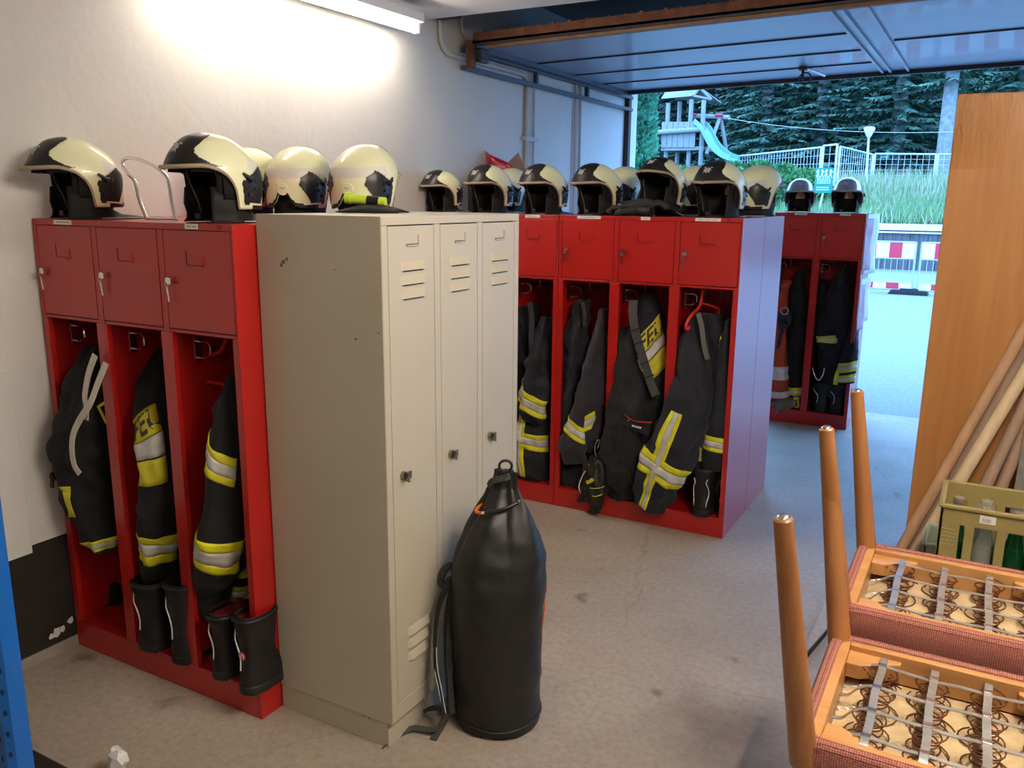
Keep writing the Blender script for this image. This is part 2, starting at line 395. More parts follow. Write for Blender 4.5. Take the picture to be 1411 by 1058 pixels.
def red_locker(label, loc, n, rz=0.0, unit=UNIT, labels=(), group='red open-fronted lockers', detail=True, seed=0, badge=None):
    t = thing('red_locker', label, 'locker', loc, rz, group)
    W = unit * n; D = DEP; H = HL
    c = MB(); e_ = 0.0036
    c.box(e_, W - e_, 0.0004, D - 0.0004, H - 0.022, H - 0.0004); c.box(e_, W - e_, D - 0.004, D - 0.0004, 0.001, H - 0.0225)   # top, back
    c.box(e_, W - e_, 0.0004, D - 0.0045, 0.0006, 0.118)                                    # base with toe lip
    c.box(e_ + 0.0004, W - e_ - 0.0004, 0.0045, D - 0.0045, 1.4205, 1.432)                    # compartment floor
    for i in range(n + 1):
        x = min(max(unit * i, 0.0), W)
        if i in (0, n): c.box(0 if i == 0 else W - 0.0035, 0.0035 if i == 0 else W, 0, D, 0, H)
        else: c.box(x - 0.003, x + 0.003, 0.023, D - 0.0045, 0.1185, H - 0.0225)
        a, b = (e_, 0.032) if i == 0 else ((W - 0.030, W - e_) if i == n else (x - 0.028, x + 0.030))
        c.box(a, b, 0.0004, 0.0225, 0.1185, 1.420)
        if 0 < i < n: c.box(x - 0.0095, x + 0.0195, 0.0004, 0.004, 1.4205, H - 0.0225)
        elif i == 0: c.box(e_, 0.0185, 0.0004, 0.004, 1.4205, H - 0.0225)
        else: c.box(W - 0.0105, W - e_, 0.0004, 0.004, 1.4205, H - 0.0225)
    c.build('carcass', M['red'], t, bevel=0.0015)
    hd = MB()
    for i in range(n):
        hd.box(unit * i + 0.0045, unit * (i + 1) - 0.0045, 0.0115, 0.0135, 1.4325, H - 0.023)
    hd.build('gap_shadow_panel', M['gap'], t)
    for i in range(n):
        x0 = unit * i + 0.0225; x1 = unit * (i + 1) - 0.0130
        d = MB(); d.box(x0, x1, 0.0, 0.010, 1.436, 1.776); dr = d.build('door', M['red'], t, bevel=0.0015)
        if detail:
            cx = (x0 + x1) / 2 - 0.01
            hl = MB(); hl.box(cx - 0.042, cx + 0.042, -0.006, 0.0, 1.655, 1.6585); hl.box(cx + 0.040, cx + 0.042, -0.004, 0.0, 1.6585, 1.690); ch = hl.build('card_holder', M['red'], dr)
            hl = MB(); hl.box(cx - 0.043, cx - 0.0395, -0.0008, 0.0, 1.66, 1.708); hl.box(cx - 0.039, cx + 0.038, -0.0008, 0.0, 1.6588, 1.6605); hl.build('slit_shadow', M['gap'], ch)  # dark strips: side slit, and a painted shadow line along the ledge
            lk = MB(); lk.tube([(x0 + 0.026, 0.0, 1.603), (x0 + 0.026, -0.016, 1.603)], 0.0125, 14); lk.box(x0 + 0.0255, x0 + 0.0445, -0.019, -0.008, 1.593, 1.614)
            l2 = lk.build('lock', M['chrome'], dr, smooth=40)
            ky = MB(); kx = x0 + 0.024
            ky.tube([(kx + .008 * math.cos(a * PI / 5), -0.019, 1.590 + .008 * math.sin(a * PI / 5)) for a in range(10)], 0.0013, 5, closed=True)
            ky.ribbon([(kx, -0.018, 1.582), (kx + 0.001, -0.016, 1.555), (kx + 0.002, -0.014, 1.530)], (1, 0, 0), 0.008, 0.002)
            ky.build('key', M['chrome'], dr, smooth=40)
        # clothes rail and hooks
        r_ = MB(); r_.tube([(unit * i + 0.01, 0.27, 1.395), (unit * (i + 1) - 0.01, 0.27, 1.395)], 0.009, 8); r_.build('clothes_rail', M['red'], t, smooth=60)
        if detail:
            h = MB(); xs = unit * i + 0.035
            for q in (0.05, 0.085):
                yy = 0.10; zz = 1.36
            h.tube([(xs, 0.10, 1.375), (xs + 0.055, 0.10, 1.375), (xs + 0.068, 0.10, 1.362), (xs + 0.068, 0.10, 1.332)], 0.0035, 6)
            h.tube([(xs, 0.10, 1.315), (xs + 0.04, 0.10, 1.315), (xs + 0.052, 0.10, 1.325)], 0.0035, 6)
            h.box(xs - 0.002, xs + 0.008, 0.085, 0.115, 1.305, 1.385)
            h.build('coat_hook', M['chrome'], t, smooth=50)
            for q in (0.12, 0.21):
                g = MB(); xx = unit * i + q
                g.tube([(xx, 0.2, 1.42), (xx, 0.2, 1.36), (xx, 0.19, 1.345), (xx, 0.17, 1.345), (xx, 0.16, 1.36)], 0.0035, 6)
                g.tube([(xx, 0.2, 1.385), (xx, 0.185, 1.378), (xx, 0.178, 1.39)], 0.003, 6)
                g.build('hook', M['chrome'], t, smooth=50)
    for k, (lx, lw) in enumerate(labels): label_plate(lw, t, (lx, 0.0, 1.7895), seed=seed + k)
    if badge is not None:
        b = MB(); b.box(badge - 0.01, badge + 0.01, -0.001, 0, 1.782, 1.797); b.build('maker_plate', mat('dark red plate', (0.16, 0.008, 0.008, 1), 0.4), t)
    return t


R1X = -2.1534 - 3 * UNIT; R1Y = 1.9875
red_locker('red three-bay locker with dark doors nearest the left wall, grey locker at its end', (R1X, R1Y, 0), 3, labels=((0.19, 0.108), (3 * UNIT - 0.19, 0.063)), seed=1, badge=3 * UNIT - 0.06)
red_locker('red three-bay locker standing back to back behind the near left one', (R1X + 3 * UNIT, R1Y + 2 * DEP + 0.004, 0), 3, rz=PI)
MX = -1.1497; MY = 4.551
UN2 = (abs(XW + 0.008) - 0.0 - abs(MX - 3 * UNIT) - 0.003) / 3
red_locker('red three-bay locker in the middle, its bluish lit side toward the open floor', (MX - 3 * UNIT, MY, 0), 3, labels=((0.19, 0.148), (UNIT + 0.175, 0.055), (2 * UNIT + 0.17, 0.14)), seed=5, badge=3 * UNIT - 0.075)
red_locker('red locker half hidden behind the grey locker, beside the middle red locker', (MX - 3 * UNIT - 0.003 - 3 * UN2, MY, 0), 3, unit=UN2, labels=((2 * UN2 + 0.16, 0.1),), seed=9)
red_locker('red locker standing back to back behind the middle red locker, daylit side toward the door', (MX, MY + 2 * DEP + 0.004, 0), 3, rz=PI)
red_locker('red two-bay locker nearest the garage door with papers stuck on its side', (-0.8946 - 2 * UNIT, 7.43, 0), 2, labels=((0.21, 0.1), (UNIT + 0.2, 0.085)), seed=14)

# grey locker: front faces the aisle (+x)
GX0, GX1, GY0, GY1, GH = -2.1484, -1.6254, 2.086, 2.962, 1.834
t = thing('grey_locker', 'beige grey three-door metal locker standing beside the black duffel bag', 'locker', (GX1, GY0, 0))
W = GY1 - GY0; D = GX1 - GX0
c = MB()
c.box(-D, 0, 0, 0.004, 0.096, GH); c.box(-D, 0, W - 0.004, W, 0.096, GH); c.box(-D, -D + 0.004, 0.0045, W - 0.0045, 0.097, GH - 0.001)
c.box(-D + 0.0045, -0.0205, 0.0045, W - 0.0045, GH - 0.005, GH - 0.0005); c.box(-D + 0.0045, -0.0205, 0.0045, W - 0.0045, 0.0965, 0.102)
c.box(-0.02, -0.0005, 0.0045, W - 0.0045, GH - 0.028, GH - 0.0005); c.box(-0.02, -0.0005, 0.0045, W - 0.0045, 0.0965, 0.160)
for a, b in ((0.0045, 0.033), (0.287, 0.322), (0.565, 0.600), (W - 0.035, W - 0.0045)): c.box(-0.02, -0.0005, a, b, 0.1605, GH - 0.0285)
c.build('carcass', M['grey_paint'], t, bevel=0.002)
pl = MB(); pl.box(-D + 0.0, -0.022, 0.004, W - 0.01, 0, 0.096); pl.build('plinth', M['grey_paint'], t, bevel=0.002)
gp = MB(); gp.box(-0.013, -0.011, 0.02, W - 0.02, 0.15, GH - 0.02); gp.build('gap_shadow_panel', M['gap'], t)
for k, (a, b) in enumerate(((0.0355, 0.2845), (0.3245, 0.5625), (0.6025, W - 0.0375))):
    d = MB(); d.box(-0.010, -0.001, a, b, 0.1635, GH - 0.0315); dr = d.build('door', M['grey_paint'], t, bevel=0.0015)
    cm = (a + b) / 2 + 0.005
    for zs_ in ((1.675, 1.63, 1.585), (0.405, 0.357, 0.309)):
      lv = MB()
      for z in zs_:
        hw = 0.066
        lv.add([(-0.001, cm - hw, z - 0.014), (-0.001, cm + hw, z - 0.014), (-0.001, cm + hw, z + 0.016), (-0.001, cm - hw, z + 0.016),
                (0.011, cm - hw + 0.012, z - 0.012), (0.011, cm + hw - 0.012, z - 0.012), (0.002, cm + hw - 0.012, z + 0.012), (0.002, cm - hw + 0.012, z + 0.012)],
               [(4, 5, 6, 7), (0, 1, 5, 4), (1, 2, 6, 5), (2, 3, 7, 6), (3, 0, 4, 7)])
      for z in zs_:
        o_ = len(lv.f); lv.box(-0.001, 0.0005, cm - 0.056, cm + 0.056, z - 0.0165, z - 0.0125, 1)
      lv.build('louvres', [M['grey_paint'], M['gap']], dr, smooth=30)
    hl = MB(); hl.box(-0.001, 0.004, cm - 0.035, cm + 0.032, 1.738, 1.743); hl.box(-0.001, 0.003, cm + 0.029, cm + 0.032, 1.743, 1.772); ho = hl.build('card_holder', M['grey_paint'], dr)
    hk = MB(); hk.box(-0.001, 0.0008, cm + 0.0325, cm + 0.0345, 1.741, 1.773); hk.box(-0.001, 0.0006, cm - 0.035, cm + 0.03, 1.7435, 1.7455); hk.build('slit_shadow', M['gap'], ho)  # dark side slit plus a shadow line painted above the ledge
    lk = MB(); ly = a + 0.052; lz = 0.985
    lk.tube([(-0.001, ly, lz), (0.012, ly, lz)], 0.014, 14); lk.obox((0.022, ly - 0.004, lz - 0.002), (0.013, -0.004, 0), (0.0, 0.002, 0), (0, 0, 0.015)); lk.box(0.006, 0.012, ly, ly + 0.034, lz - 0.016, lz + 0.008)
    lk.build('lock', mat('dull steel', (0.28, 0.25, 0.21, 1), 0.35, metal=0.9), dr, smooth=40)
sc_ = MB()
rn = random.Random(4)
for (px, py, s_) in ((391, 361, .010), (395, 357, .008), (388, 365, .007), (490, 467, .006), (461, 372, .003), (522, 459, .003), (393, 942, .004), (501, 986, .004), (509, 989, .004)):
    p = at(px, py, GY0) - Vector((GX1, GY0, 0))
    sc_.prism([(p.x + s_ * rn.uniform(.5, 1.2) * math.cos(a * PI / 3.5), -0.0006, p.z + s_ * rn.uniform(.5, 1.2) * math.sin(a * PI / 3.5)) for a in range(7)], (0, 0.0008, 0))
sc_.build('paint_chips', mat('chipped paint', (0.16, 0.10, 0.055, 1), 0.8), t)

# ---------------------------------------------------------------- garage door, open under the ceiling
M['door_sheet'] = mat('blue grey door sheet', (0.22, 0.255, 0.34, 1), 0.36, var=0.12, vscale=3, coat=0.12, bump=0.03, bscale=6, stretch=(0.3, 3, 1))
M['door_dark'] = mat('dark door edge', (0.025, 0.024, 0.028, 1), 0.5)
M['rust'] = mat('red brown rusty beam', (0.17, 0.062, 0.028, 1), 0.75, var=0.5, vscale=14, bump=0.3, bscale=50)
M['rail'] = mat('dark steel rail', (0.085, 0.082, 0.10, 1), 0.4, metal=0.4)
g = thing('door_1', 'open up-and-over garage door lying under the ceiling', 'garage door', (0, 0, 0), kind='structure')
DZ = 2.885; DX0, DX1 = -3.12, 3.0; DY0, DY1 = 5.08, 7.80
p = MB(); p.box(DX0, DX1, DY0, DY1, DZ + 0.005, DZ + 0.03); p.build('sheet_panel', M['door_sheet'], g)
for yy in (5.95, 6.62, 7.22): 
    rb = MB(); rb.box(DX0, -0.93, yy, yy + 0.012, DZ - 0.004, DZ + 0.006); rb.build('seam', M['door_dark'], g)
for yy in (6.35,):
    rb = MB(); rb.box(-0.70, DX1, yy, yy + 0.012, DZ - 0.004, DZ + 0.006); rb.build('seam', M['door_dark'], g)
for x0, x1 in ((-0.925, -0.905), (-0.865, -0.845), (-0.735, -0.715)):
    rb = MB(); rb.box(x0, x1, DY0 + 0.05, DY1 - 0.03, DZ - 0.012, DZ + 0.006); rb.build('rib', M['door_sheet'], g, bevel=0.002)
e = MB(); e.box(DX0, DX1, DY1 - 0.012, DY1 + 0.02, DZ - 0.028, DZ + 0.04); e.build('edge_strip', M['door_dark'], g)
for xx in (DX0 - 0.03, DX1): 
    e = MB(); e.box(xx, xx + 0.03, DY0, DY1, DZ - 0.03, DZ + 0.04); e.build('side_frame', M['rail'], g)
bm_ = MB(); bm_.box(DX0 + 0.02, DX1, DY0 - 0.085, DY0, DZ - 0.005, DZ + 0.01); bm_.box(DX0 + 0.02, DX1, DY0 - 0.085, DY0 - 0.075, DZ - 0.005, DZ + 0.06)
rn = random.Random(8); xx = DX0 + 0.1
while xx < 0.6:
    bm_.box(xx, xx + rn.uniform(.01, .03), DY0 - 0.09, DY0 - 0.07, DZ + 0.055, DZ + 0.068); xx += rn.uniform(.08, .16)
bm_.build('top_beam', M['rust'], g)
bm_ = MB(); bm_.box(DX0 + 0.05, DX1, DY0 - 0.0, DY0 + 0.05, DZ - 0.022, DZ - 0.002); bm_.build('beam_lip', mat('tan wood strip', (0.30, 0.17, 0.09, 1), 0.7, var=0.3, vscale=20), g)
br = MB(); br.box(DX0 - 0.035, DX0 + 0.01, DY0 - 0.085, DY0 - 0.03, DZ - 0.15, DZ + 0.02); br.build('roller_bracket', M['rust'], g, bevel=0.003)
br = MB(); br.box(DX0 - 0.0, DX0 + 0.05, DY0 - 0.03, DY0 + 0.08, DZ - 0.11, DZ - 0.02); br.build('roller', M['door_dark'], g, bevel=0.01)
br = MB(); br.box(DX0 - 0.06, DX0 + 0.09, DY0 - 0.4, DY0 - 0.33, DZ + 0.10, DZ + 0.16); br.build('stop_block', mat('dark brown wood', (0.05, 0.03, 0.02, 1), 0.8), g)
for z0 in (DZ - 0.045, DZ - 0.155):
    rl = MB(); rl.box(XW + 0.03, XW + 0.075, DY0 - 0.05, 8.05, z0, z0 + 0.028); rl.build('guide_rail', M['rail'], g, bevel=0.002)
for yy in (6.05, 7.0):
    rl = MB(); rl.box(XW + 0.035, XW + 0.07, yy, yy + 0.03, DZ - 0.13, DZ - 0.045); rl.build('rail_strut', M['rail'], g)
jb = MB(); jb.box(XW + 0.001, XW + 0.048, 8.02, 8.085, 0, 2.90); jb.build('jamb_post', mat('dark brown door post', (0.045, 0.028, 0.026, 1), 0.6, var=0.3, vscale=8), g, bevel=0.003)
jb = MB(); jb.box(2.95, 3.05, 8.02, 8.085, 0, 2.90); jb.build('jamb_post', M['rail'], g)
hx, hy = -1.43, 7.2
lk = MB(); lk.box(hx - 0.03, hx + 0.03, hy - 0.03, hy + 0.03, DZ - 0.02, DZ); lk.build('lock_plate', M['brass'], g)
lk = MB(); lk.tube([(hx, hy, DZ - 0.02), (hx, hy, DZ - 0.09)], 0.011, 8)
lk.tube([(hx + .045 * math.cos(a * PI / 6), hy + .1, DZ - 0.07 + .045 * math.sin(a * PI / 6)) for a in range(12)], 0.007, 6, closed=True); lk.build('pull_ring', M['helmet_black'], g, smooth=50)
lk = MB(); lk.tube([(hx + .02, hy + .02, DZ - 0.01), (hx + 0.07, hy + 0.12, DZ - 0.02), (hx + 0.11, hy + 0.3, DZ - 0.03)], 0.012, 8); lk.build('lock_lever', M['zinc'], g, smooth=50)

for o in g.children:      # the raised leaf hangs a little higher on its right side
    if o.name.split('.')[0] in ('sheet_panel', 'seam', 'rib', 'edge_strip', 'top_beam', 'beam_lip', 'lock_plate', 'pull_ring', 'lock_lever'):
        for v in o.data.vertices: v.co.z += 0.017 * (v.co.x - DX0)
# ---------------------------------------------------------------- pipes on the wall
M['conduit'] = mat('grey painted conduit', (0.50, 0.49, 0.47, 1), 0.6)


def arc(c, r, a0, a1, n=6):
    return [(c[0], c[1] + r * math.cos(R(a0 + (a1 - a0) * k / n)), c[2] + r * math.sin(R(a0 + (a1 - a0) * k / n))) for k in range(n + 1)]


xp = XW + 0.02
pts = [(xp, 4.80, 3.3), (xp, 4.80, 2.93)] + arc((xp, 4.92, 2.93), 0.12, 180, 270) + [(xp, 5.90, 2.81)] + arc((xp, 5.90, 2.73), 0.08, 90, 0) + [(xp, 5.98, 0.05)]
tag(MB().tube(pts, 0.017, 8).build('conduit_pipe', M['conduit'], smooth=60), 'thick pale pipe bending down beside the ceiling edge, then down the wall', 'pipe')
pts = [(xp, 5.06, 3.3), (xp, 5.06, 3.02)] + arc((xp, 5.15, 3.02), 0.09, 180, 270) + [(xp, 6.02, 2.93)] + arc((xp, 6.02, 2.85), 0.08, 90, 0) + [(xp, 6.10, 0.05)]
tag(MB().tube(pts, 0.010, 8).build('conduit_pipe', M['conduit'], smooth=60), 'thin pale conduit running just above the thick pipe on the wall', 'pipe')
tag(MB().tube([(xp, 6.86, 3.3), (xp, 6.86, 0.05)], 0.013, 8).build('conduit_pipe', M['conduit'], smooth=60), 'straight pale conduit, left one of the pair nearest the garage door', 'pipe')
tag(MB().tube([(xp, 6.96, 3.3), (xp, 6.96, 0.05)], 0.013, 8).build('conduit_pipe', M['conduit'], smooth=60), 'straight pale conduit, right one of the pair nearest the garage door', 'pipe')
tag(MB().box(XW, XW + 0.045, 5.93, 6.15, 2.33, 2.36).build('pipe_clip', M['conduit']), 'pale clip holding the thick and the thin wall pipe together', 'pipe clip')
tag(MB().box(XW, XW + 0.04, 6.83, 6.99, 2.02, 2.05).build('pipe_clip', M['conduit']), 'small clip across the two straight conduits near the garage door', 'pipe clip')

# wall tap with keys
v = thing('wall_tap', 'small old brass tap on the plaster wall left of the red locker', 'tap', (XW, 1.965, 0.77))
b = MB(); b.tube([(0, 0, 0), (0.035, 0, 0)], 0.014, 10); b.tube([(0.03, -0.025, 0.0), (0.03, 0.03, 0.0)], 0.014, 10); b.tube([(0.032, -0.02, 0), (0.034, -0.028, -0.025), (0.034, -0.028, -0.04)], 0.008, 8); b.build('tap_body', M['brass'], v, smooth=50)
b = MB(); b.tube([(0.03, 0.005, 0.01), (0.03, 0.005, 0.035)], 0.006, 8); b.obox((0.03, 0.005, 0.038), (0.008, 0, 0), (0, 0.016, 0), (0, 0, 0.005)); b.build('tap_handle', M['brass'], v, smooth=50)
# ---------------------------------------------------------------- helmets (local: front = +x, ear bottom at z = 0)
def table(T):
    xs = [a for a, b in T]; ys = [b for a, b in T]; n = len(xs)
    d = [(ys[i + 1] - ys[i]) / (xs[i + 1] - xs[i]) for i in range(n - 1)]
    ms = [d[0]] + [(0 if d[i - 1] * d[i] <= 0 else 2 * d[i - 1] * d[i] / (d[i - 1] + d[i])) for i in range(1, n - 1)] + [d[-1]]

    def f(x):
        x = min(max(x, xs[0]), xs[-1]); i = 0
        while i < n - 2 and x > xs[i + 1]: i += 1
        h = xs[i + 1] - xs[i]; t = (x - xs[i]) / h
        return (ys[i] * (2 * t ** 3 - 3 * t * t + 1) + h * ms[i] * (t ** 3 - 2 * t * t + t) + ys[i + 1] * (-2 * t ** 3 + 3 * t * t) + h * ms[i + 1] * (t ** 3 - t * t))
    return f


hT = table([(-.167, .085), (-.163, .122), (-.155, .150), (-.135, .181), (-.088, .219), (-.023, .249), (.023, .253), (.075, .243), (.121, .208), (.14, .183), (.156, .159), (.17, .1405)])
hB = table([(-.167, .060), (-.163, .024), (-.155, .006), (-.135, .0), (-.0255, .0), (-.017, .03), (-.010, .061), (.010, .099), (.042, .127), (.095, .143), (.17, .139)])
ZS = 0.095


def hW(x):
    u = (x + .03) / (.2 if x > -.03 else -.1372)
    return .127 * max(0.0, 1 - abs(u) ** (2.4 if x > -.03 else 2.5)) ** .5


def hY(x, z):
    w = hW(x); Tx = hT(x)
    if z <= ZS or Tx <= ZS + 1e-4:
        k = max(0, (ZS - z)) / ZS
        return w * (1 - 0.10 * k * k) * (1 if Tx > ZS + 1e-4 else 1)
    q = min(1.0, (z - ZS) / (Tx - ZS))
    return w * max(0.0, 1 - q ** 2.25) ** (1 / 2.25)


def hTop(x, y):
    w = max(hW(x), 1e-4); return ZS + (hT(x) - ZS) * max(0.0, 1 - min(1, abs(y) / w) ** 2.25) ** (1 / 2.25)


HXS = sorted(set([round(0.0015 + .1685 * math.cos(PI * k / 130), 5) for k in range(131)] + [-.026 + .0009 * k for k in range(20)]))
HC = Vector((-.01, 0, .09))


def helmet_rows(scale=1.0, off=0.0, nq=52, xs=None, zcut=None):
    rows = []
    for x in (xs or HXS):
        zb, Tx = hB(x), hT(x)
        if zcut is not None: zb = min(zb, zcut(x))
        half = []
        for k in range(nq + 1):
            z = zb + (Tx - zb) * math.sin(k / nq * PI / 2) ** 0.95
            half.append((hY(x, z), z))
        half[-1] = (0.0, Tx)
        row = [Vector((x, -y, z)) for y, z in half] + [Vector((x, y, z)) for y, z in half[-2::-1]]
        if off or scale != 1.0:
            row = [HC + (p - HC) * scale * (1 + off / max((p - HC).length, 1e-4)) for p in row]
        rows.append(row)
    return rows


def helmet_patch(pred, off):
    rows = helmet_rows(); outr = helmet_rows(off=off); mb = MB(); used = {}
    nu = len(rows[0])

    def vid(j, i):
        if (j, i) not in used: used[(j, i)] = len(mb.v); mb.v.append(tuple(outr[j][i]))
        return used[(j, i)]
    for j in range(len(rows) - 1):
        for i in range(nu - 1):
            c = (rows[j][i] + rows[j][i + 1] + rows[j + 1][i] + rows[j + 1][i + 1]) / 4
            if pred(c.x, c.y, c.z):
                mb.f.append((vid(j, i), vid(j, i + 1), vid(j + 1, i + 1), vid(j + 1, i))); mb.mi.append(0)
    return mb


plate_edge = table([(.139, .030), (.146, .058), (.158, .084), (.170, .100), (.182, .106), (.195, .102), (.212, .083), (.226, .063), (.236, .043), (.243, .030), (.26, .022)])


def in_poly(x, z, P):
    c = False; n = len(P)
    for i in range(n):
        (x1, z1), (x2, z2) = P[i], P[(i + 1) % n]
        if (z1 > z) != (z2 > z) and x < (x2 - x1) * (z - z1) / (z2 - z1) + x1: c = not c
    return c


SIDE = [(-.031, .092), (-.072, .118), (-.116, .146), (-.146, .122), (-.152, .090), (-.118, .020), (-.042, .020)]


def build_helmet(label, shell_m, plate_m, emblem_m, band_m, group):
    t = thing('fire_helmet', label, 'helmet', (0, 0, 0), 0, group)
    mb = MB(); mb.grid(helmet_rows()); mb.build('shell', shell_m, t, smooth=60, solid=0.004)
    helmet_patch(lambda x, y, z: z > .139 and x > plate_edge(z), .0035).build('front_plate', plate_m, t, smooth=60)
    for s in (-1, 1):
        sp = helmet_patch(lambda x, y, z: y * s > .052 and in_poly(x, z, SIDE), .004).build('side_panel', M['helmet_black'], t, smooth=60)
        cl = MB()
        p0 = Vector((-.036, s * (hY(-.036, .122) + .006), .122)); p1 = Vector((-.066, s * (hY(-.066, .099) + .008), .099)); p2 = Vector((-.078, s * (hY(-.078, .10) + .006), .104))
        cl.tube([p0, (p0 + p1) / 2 + Vector((0, s * .003, 0)), p1, p2], [.004, .007, .010, .006], 8)
        for (cx, cz, r_) in ((-.094, .095, .007), (-.090, .07, .006), (-.065, .05, .009)):
            c0 = Vector((cx, s * (hY(cx, cz) + .004), cz)); cl.tube([c0, c0 + Vector((0, s * .005, 0))], r_, 10)
        cl.build('clip', M['helmet_black'], sp, smooth=50)
    helmet_patch(lambda x, y, z: x < -.062 and .128 + .12 * (x + .062) < z < .166 + .12 * (x + .062) and not (abs(y) > .052 and in_poly(x, z, SIDE)), .0022).build('rear_band', band_m, t, smooth=60)
    helmet_patch(lambda x, y, z: x < -.075 and z < hB(x) + .015, .003).build('nape_edge', M['helmet_black'], t, smooth=60)
    # round maker's disc at the nape
    dz, dr = .074, .024
    rows = []
    for q in (0.0, 0.6, 1.0, 1.05):
        row = []
        for k in range(20):
            y = dr * q * math.cos(2 * PI * k / 20); z = dz + dr * q * math.sin(2 * PI * k / 20)
            lo, hi = -.168, -.05
            for _ in range(30):
                mid = (lo + hi) / 2
                if hY(mid, z) < abs(y): lo = mid
                else: hi = mid
            row.append((lo - (.005 if q <= 1.0 else .0), y, z))
        rows.append(row)
    dsc = MB(); dsc.grid(rows, cu=True); dsc = dsc.build('nape_disc', shell_m, t, smooth=40)
    vs, fs = text_mesh('Dräger', .0075); w = max(v[0] for v in vs)
    lg = MB(); lg.add([(-.1735 - .0006, (w / 2 - v[0]), dz + .003 + v[1] - .003) for v in vs], fs); lg.build('lettering', M['ink'], dsc)
    # emblem star with crossed axes on the brow
    x0 = .128
    star = []
    for k in range(16):
        r_ = .024 if k % 2 == 0 else .0165
        star.append((r_ * math.sin(k * PI / 8), r_ * math.cos(k * PI / 8)))

    def emb(u, v, o):
        x = x0 - .52 * v; p = Vector((x, u, hTop(x, u))); n = (p - HC).normalized(); return p + n * o
    em = MB(); rings = [[emb(u * q, v * q, .0062) for u, v in star] for q in (1.0, .75, .5, .25, .02)]
    em.grid(rings, cu=True)
    rim = [[emb(r_ * math.cos(2 * PI * k / 20), r_ * math.sin(2 * PI * k / 20), o_) for k in range(20)] for r_, o_ in ((.0085, .0062), (.0075, .0078), (.004, .008), (.0005, .0078))]
    em.grid(rim, cu=True)
    for s in (-1, 1):
        em.tube([emb(s * .019, -.021, .0065), emb(s * .010, -.009, .0068)], .0012, 5); em.tube([emb(s * .010, .012, .0068), emb(s * .020, .024, .0065)], .0012, 5)
        em.tube([emb(s * .014, .026, .0062), emb(s * .024, .022, .0062)], .0026, 5)
    em.build('emblem', emblem_m, t)
    # brim along the face opening
    bx = [-.0265, -.022, -.017, -.010, .0, .01, .025, .042, .065, .09, .115, .135, .152, .163, .169]
    L = []
    for x in bx:
        z = hB(x); k = max(0, min(1, (x - .0) / .12))
        L.append(Vector((x + .008 * k * k, hY(x, z) + .002 + .004 * k, z - .002 * k)))
    tip = Vector((.181, 0, .134))
    path = L + [Vector((.1795, .025, .135)), tip] if False else L + [tip]
    path = path + [Vector((p.x, -p.y, p.z)) for p in L[::-1]]
    path = catmull(path, 90)
    rad = [.0042 + .0035 * max(0, min(1, (p.x - .0) / .1)) for p in path]
    br = MB(); br.tube(path, rad, 8); br.build('brim', M['brim'], t, smooth=70)
    # padding inside
    lin = MB(); lx = [x for x in HXS if -.16 < x < .135]
    lin.grid(helmet_rows(scale=.93, nq=14, xs=lx, zcut=lambda x: .03 if x < .03 else .125)); lin.build('liner', M['helmet_liner'], t, smooth=60, solid=0.004)
    # cheek cloth and neck guard
    ng = MB(); rows = []
    for (z, ex, ey, back) in ((.075, .118, .104, 0), (.02, .125, .110, 0), (-.012, .118, .102, 0), (-.030, .122, .100, .03), (-.040, .128, .104, .085), (-.0437, .135, .110, .125)):
        row = []
        for k in range(41):
            a = -R(128) + R(256) * k / 40
            b = back * max(0, math.cos(a)) ** 1.5
            wv = .003 * math.sin(9 * a) * (1 if z < 0 else 0)
            row.append((-.012 - (ex + b) * math.cos(a), (ey + wv + .02 * (1 if back > .1 else 0) * max(0, math.cos(a))) * math.sin(a), z + (.004 * math.sin(5 * a + 1) if back > .05 and z > -.043 else 0)))
        rows.append(row)
    ng.grid(rows); g_ = ng.build('neck_guard', M['neck_fabric'], t, smooth=80, solid=0.002)
    ed = MB(); last = rows[-1]; ed.tube([(p[0] * 1.005, p[1] * 1.005, p[2] + .002) for p in last[8:33]], .0016, 5); ed.build('silver_hem', M['silver_edge'], g_, smooth=60)
    for s in (-1, 1):
        ck = MB(); ck.grid([[(x, s * (.098 - .012 * (j / 4) + .006 * math.sin(x * 60)), z0 + (z1 - z0) * j / 4) for j in range(5)] for x, z0, z1 in ((-.05, .06, -.034), (-.02, .08, -.032), (.005, .10, -.022), (0.03, .115, .015), (.045, .12, .07))])
        ck.build('ear_padding', M['helmet_liner'], t, smooth=80, solid=0.012)
    cs = MB(); cs.tube(catmull([(-.03, -.098, .03), (.0, -.088, -.01), (.035, -.05, -.034), (.045, 0, -.036), (.03, .05, -.034), (-.0, .088, -.01), (-.03, .098, .03)], 30), .006, 6, flat=0.5); c_ = cs.build('chin_strap', M['helmet_liner'], t, smooth=60)
    bk = MB(); bk.obox((.040, -.035, -.026), (.008, .004, 0), (-.003, .014, 0), (0, 0, .011)); bk.build('buckle', M['helmet_black'], c_, bevel=0.003)
    for s in (-1, 1):
        vs_ = MB(); vs_.ribbon(catmull([(.045, s * .092, .132), (.035, s * .09, .09), (.012, s * .085, .03), (.0, s * .082, -.03)], 10), (1, 0, 0), .005, .002); vs_.build('retention_strap', M['strap_light'], t)
    return t


M['strap_light'] = mat('grey retention strap', (0.20, 0.19, 0.17, 1), 0.6)
M['shell_silver'] = mat('silver white helmet shell', (0.66, 0.66, 0.62, 1), 0.2, metal=0.35, coat=0.5)
M['plate_silver'] = mat('pale silver front plate', (0.50, 0.50, 0.49, 1), 0.25, metal=0.6)
HT = HL + 0.0462


def dirdeg(px):          # heading that points to image-left for something seen at column px
    d = FWD + RGT * ((px - IMG_W / 2) / FPX); return math.degrees(math.atan2(d.y, d.x)) + 90


